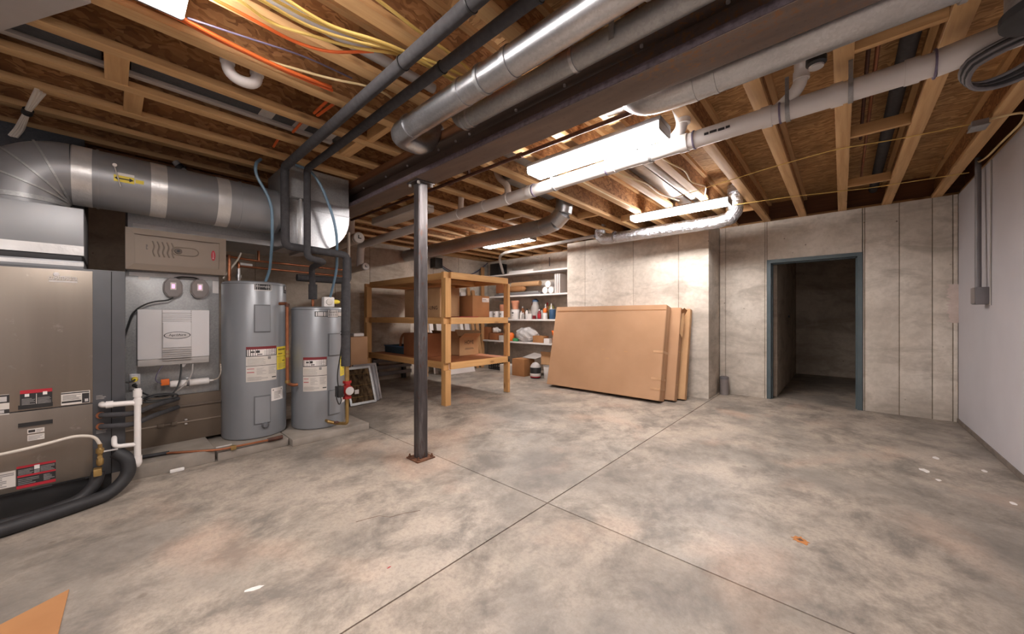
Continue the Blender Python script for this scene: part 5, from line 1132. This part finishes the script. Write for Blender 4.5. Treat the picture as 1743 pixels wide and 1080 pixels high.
# floor below the shelves
carton('cardboard_box', 'closed square cardboard box on the floor below the shelves', 'card_dark', -5.24, -4.90, 5.78, 6.12, .001, .36)
bk = thing('paint_bucket', 'dark bucket with white band and plastic over it on the floor', 'bucket', (-4.63, 5.82, 0))
MB().lathe([(.095, .001), (.105, .01), (.115, .22), (.112, .225)], (-4.63, 5.82, 0), seg=22).done('body', 'black', bk)
MB().lathe([(.106, .045), (.1085, .05), (.1115, .10), (.110, .105)], (-4.63, 5.82, 0), seg=22).done('label_band', 'white', bk); MB().lathe([(.104, .02), (.1075, .025), (.1085, .042), (.106, .045)], (-4.63, 5.82, 0), seg=22).done('red_band', 'redprint', bk)
MB().lathe([(.112, .225), (.10, .26), (.06, .31), (.01, .33)], (-4.63, 5.82, 0), seg=14).done('plastic_wrap', 'bag', bk)
bk2 = thing('paint_bucket', 'white bucket on the floor beside the dark bucket', 'bucket', (-4.38, 5.95, 0))
MB().lathe([(.10, .001), (.105, .01), (.115, .26), (.112, .265)], (-4.38, 5.95, 0), seg=22).done('body', 'white', bk2); MB().lathe([(.118, .255), (.118, .272), (.02, .275)], (-4.38, 5.95, 0), seg=22).done('lid', 'ltgrey', bk2)
tag(Box('red_carton', 'darkred', None, -4.22, -4.07, 5.80, 5.98, .001, .26, .004), 'dark red carton on floor behind the leaning cardboard', 'box')
carton('cardboard_box', 'open cardboard box balanced on the white bucket', 'card_light', -4.55, -4.22, 5.90, 6.18, .28, .46, open_top=True)
tag(MB().prism([(-5.1, 5.95, .375), (-4.7, 5.9, .375), (-4.62, 6.15, .43), (-5.0, 6.25, .46)], (0, 0, .008)).done('paper_sheet', 'ltgrey', smooth=20), 'grey sheet of paper on the square cardboard box', 'paper')
tag(MB().prism([(-4.52, 6.22, .47), (-4.10, 6.02, .47), (-4.10, 6.06, .47), (-4.50, 6.27, .47)], (0, 0, .02)).done('wood_lath', 'card_light', smooth=20), 'short tan lath lying over the open box', 'lath')
cr = thing('milk_crate', 'black plastic crate on the floor by the corner post', 'crate', (-6.1, 6.25, 0))
b = MB(); x0, x1, y0, y1 = -6.30, -5.92, 6.12, 6.42
for k in range(5):
    z = .005 + k * .055
    for yy in (y0, y1): b.box(x0, x1, yy - .006, yy + .006, z, z + .02)
    for xx in (x0, x1): b.box(xx - .006, xx + .006, y0, y1, z, z + .02)
for k in range(6):
    xx = x0 + (x1 - x0) * k / 5
    for yy in (y0, y1): b.box(xx - .008, xx + .008, yy - .007, yy + .007, .001, .245)
b.box(x0, x1, y0, y1, .001, .012); b.done('basket', 'black', cr, smooth=20)
tag(Box('blue_white_carton', 'offwhite', None, -5.80, -5.45, 5.98, 6.22, .001, .17, .006), 'white and blue carton on the floor beside black crate', 'box')
tag(MB().lathe([(.05, 0), (.06, .1), (.03, .18)], (-5.35, 6.1, .001), seg=14).done('small_jar', 'terracotta'), 'small pink jar behind the rack leg', 'jar')

# ------------------------------------------------------------------ big flat cartons on the concrete wall
def flat_carton(name, label, xa, xb, yb, yt, z1, th, mat):
    t = thing(name, label, 'box', ((xa + xb) / 2, yb, 0))
    n = V(0, -(z1), (yt - yb)).normalized()   # outward normal of the front
    d = -n * th
    b = MB(); b.prism([(xa, yb, .004), (xb, yb, .004), (xb, yt, z1), (xa, yt, z1)], tuple(d))
    zmin = min(v.co.z for v in b.b.verts)
    for v in b.b.verts: v.co.z += .002 - zmin
    bmesh.ops.bevel(b.b, geom=b.b.edges[:], offset=.006, segments=2, affect='EDGES')
    b.done('carton', mat, t, smooth=30)
    return t, n, d, .006 - zmin
bc, n_, d_, dz = flat_carton('flat_carton', 'very large flat cardboard carton leaning on the concrete wall', -3.93, -1.93, 5.26, 5.57, 1.395, .20, 'card')
front = lambda s, q, l=0: V(-3.93 + 2.0 * s, 5.26 + .31 * q, .004 + 1.391 * q + dz - .004) + n_ * (.002 + l)
for (s0, s1, q, w) in ((.02, 1.0, .945, .006), (.0, .6, .935, .003)):
    MB().grid(lambda a, b: front(a, b, .001), s0, s1, q - w / 2, q + w / 2, 6, 1).done('crease', 'card_dark', bc)
side = lambda s, q, l=0: front(1, q, -s * .20) + V(.001 + l, 0, 0)
for q in (.50, .22, .12):
    MB().grid(lambda a, b: front(a, b, .0015), .93, 1.0, q - .012, q + .010, 2, 1).done('tape_strip', 'tape', bc)
    MB().grid(lambda a, b: side(a, b, .001), 0.02, .98, q - .012, q + .012, 2, 1).done('tape_strip', 'tape', bc)
for s_, q in ((.50, .48), (.55, .38), (.70, .47)): MB().grid(lambda a, b: front(a, b, .0012), s_, s_ + .03, q, q + .012, 1, 1).done('scuff', 'card_light', bc)
MB().grid(lambda a, b: side(a, b, .001), .47, .53, 0, 1, 1, 4).done('tape_seam', 'tape', bc)
b2, n2, d2, dz2 = flat_carton('flat_carton', 'narrower torn flat carton leaning behind the very large one', -3.2, -1.80, 5.50, 5.80, 1.37, .12, 'card')
f2_ = lambda s, q, l=0: V(-3.2 + 1.40 * s, 5.50 + .30 * q, 1.366 * q + dz2) + n2 * (.002 + l)
s2_ = lambda s, q, l=0: f2_(1, q, -s * .12) + V(.001 + l, 0, 0)
for q in (.52, .17): MB().grid(lambda a, b: s2_(a, b, .001), 0.0, 1.0, q - .006, q + .006, 2, 1).done('twine', 'card_light', b2)
for k, q in enumerate((.72, .80, .88)):
    MB().poly([s2_(.1 + k * .2, q, .002), s2_(.6 + k * .1, q - .05, .03), s2_(.75, q + .10, .025), s2_(.3, q + .09, .004)]).done('torn_flap', 'card_light', b2)
MB().poly([s2_(0, .96, .002), s2_(.2, 1.0, .04), s2_(1.2, .99, .05), s2_(1.0, .90, .004)]).done('torn_flap', 'card_dark', b2)
b3, n3, d3, dz3 = flat_carton('flat_carton', 'rearmost flat carton with ragged top edge against the wall', -3.0, -1.72, 5.70, 5.985, 1.36, .10, 'card_light')
# stub pipe on the floor by the wall step
st = thing('floor_stub', 'short grey capped pipe standing by the wall step', 'pipe', (-1.40, 6.64, 0))
MB().lathe([(.062, .001), (.062, .28)], (-1.40, 6.64, 0), seg=22).done('pipe', 'greyplastic', st); MB().lathe([(.066, .25), (.066, .285), (.05, .292)], (-1.40, 6.64, 0), seg=22).done('cap', 'conduit', st)
# filters and cardboard leaning near the tanks
carton('cardboard_box', 'tall narrow cardboard carton standing behind the furnace filters', 'card', -5.72, -5.43, 2.40, 2.66, .001, .95)
tag(Box('white_block', 'white', None, -5.60, -5.46, 2.46, 2.62, .952, 1.0, .01), 'small white block on the tall narrow carton', 'block')
def filt(label, yb0, yb1, xb, xt, h, mat, pleats):
    t = thing('furnace_filter', label, 'filter', (xb, yb0, 0), 'furnace filters leaning near the tanks')
    ux = V(xt - xb, 0, h).normalized(); w = .03
    n = V(h, 0, -(xt - xb)).normalized()
    def pt(s, q, l=0): return V(xb, yb0 + (yb1 - yb0) * s, .004) + ux * (h * q) + n * l
    fw = .03
    for (s0, s1, q0, q1) in ((0, 1, 0, .06), (0, 1, .94, 1), (0, .07, .06, .94), (.93, 1, .06, .94)):
        b = MB(); b.prism([tuple(pt(s0, q0)), tuple(pt(s1, q0)), tuple(pt(s1, q1)), tuple(pt(s0, q1))], tuple(n * .028)); 
        b.done('frame_side', mat, t, smooth=20)
    if pleats:
        b = MB(); N = 22
        for i in range(N):
            a0, a1 = .07 + .86 * i / N, .07 + .86 * (i + .5) / N; a2 = .07 + .86 * (i + 1) / N
            for (p, q_, l0, l1) in ((a0, a1, .004, .024), (a1, a2, .024, .004)):
                b.poly([pt(p, .06, l0), pt(q_, .06, l1), pt(q_, .94, l1), pt(p, .94, l0)])
        b.done('pleats', 'pleat', t, smooth=False)
        for k in range(3): MB().tube([tuple(pt(.07, .2 + .3 * k, .026)), tuple(pt(.93, .2 + .3 * k, .026))], .002, seg=5).done('wire', 'brass', t)
    else:
        b = MB(); b.prism([tuple(pt(.07, .06, .008)), tuple(pt(.93, .06, .008)), tuple(pt(.93, .94, .008)), tuple(pt(.07, .94, .008))], tuple(n * .012)); b.done('panel', 'conduit', t, smooth=20)
    return t
pf = filt('open furnace filter with brown pleats in a silver frame', 2.22, 2.60, -5.05, -5.28, .55, 'galv_dull', True)
filt('dark-framed furnace filter behind the brown pleated one', 2.34, 2.68, -5.12, -5.34, .55, 'conduit', False)
filt('grey furnace filter, rearmost of the leaning filters', 2.40, 2.76, -5.19, -5.40, .56, 'greyplastic', False)
MB().box(-5.085, -5.075, 2.30, 2.36, .16, .22, .003).done('tag', 'white', pf)
# cardboard corner on the near floor
tag(MB().prism([(-2.607, -.13, .003), (-2.25, -.142, .003), (-1.9, -.16, .003), (-1.9, -.75, .003), (-2.55, -.75, .003), (-2.48, -.36, .003)], (0, 0, .006)).done('cardboard_scrap', 'card_dark', smooth=20), 'flat cardboard scrap with a pointed corner on the near floor', 'cardboard')
# debris and marks on the slab
rnd = random.Random(11)
def fleck(name, label, cat, mat, x, y, r, n=9, h=.0012, sx=1, group=None, rot=0):
    pts = []
    for i in range(n):
        a = 2 * PI * i / n; q = r * rnd.uniform(.55, 1.1); px, py_ = q * math.cos(a) * sx, q * math.sin(a)
        pts.append((x + px * math.cos(rot) - py_ * math.sin(rot), y + px * math.sin(rot) + py_ * math.cos(rot), .0004))
    return tag(MB().prism(pts, (0, 0, h)).done(name, mat, smooth=False), label, cat, group)
PG = 'paint splashes on the slab'
for x, y, r in ((.62, 4.9, .05), (.50, 4.45, .06), (.55, 4.25, .04), (.86, 4.75, .04), (.85, 4.05, .035), (.90, 3.75, .05)): fleck('paint_splash', 'thin white paint splash on the slab by the white wall', 'splash', 'white', x, y, r, sx=.5, group=PG)
fleck('paint_splash', 'bright white scrape on the near slab', 'splash', 'white', -2.0, .44, .05, sx=.3, rot=-.5, group=PG)
fleck('rust_spot', 'round orange rust spot on the slab', 'stain', 'rustspot', -.17, 2.59, .045, n=20)
fleck('rust_core', 'dark centre of the orange rust spot', 'stain', 'rusty', -.17, 2.59, .016, n=12, h=.002)
fleck('red_chip', 'small red chip on the near slab', 'chip', 'redprint', -1.67, .93, .012, sx=.4)
ck = MB(); ckp = [(-2.19, 1.0), (-2.172, 1.062), (-2.15, 1.13), (-2.085, 1.166), (-2.06, 1.25), (-2.03, 1.30), (-2.015, 1.342)]
for (a_, b_) in zip(ckp, ckp[1:]): ck.prism([(a_[0] - .003, a_[1], .0003), (a_[0] + .003, a_[1], .0003), (b_[0] + .002, b_[1], .0003), (b_[0] - .002, b_[1], .0003)], (0, 0, .0006))
tag(ck.done('floor_crack', 'joint', smooth=False), 'thin dark crack in the slab near the steel post', 'crack')
for o in bpy.data.objects:
    if '_o' in o: del o['_o']
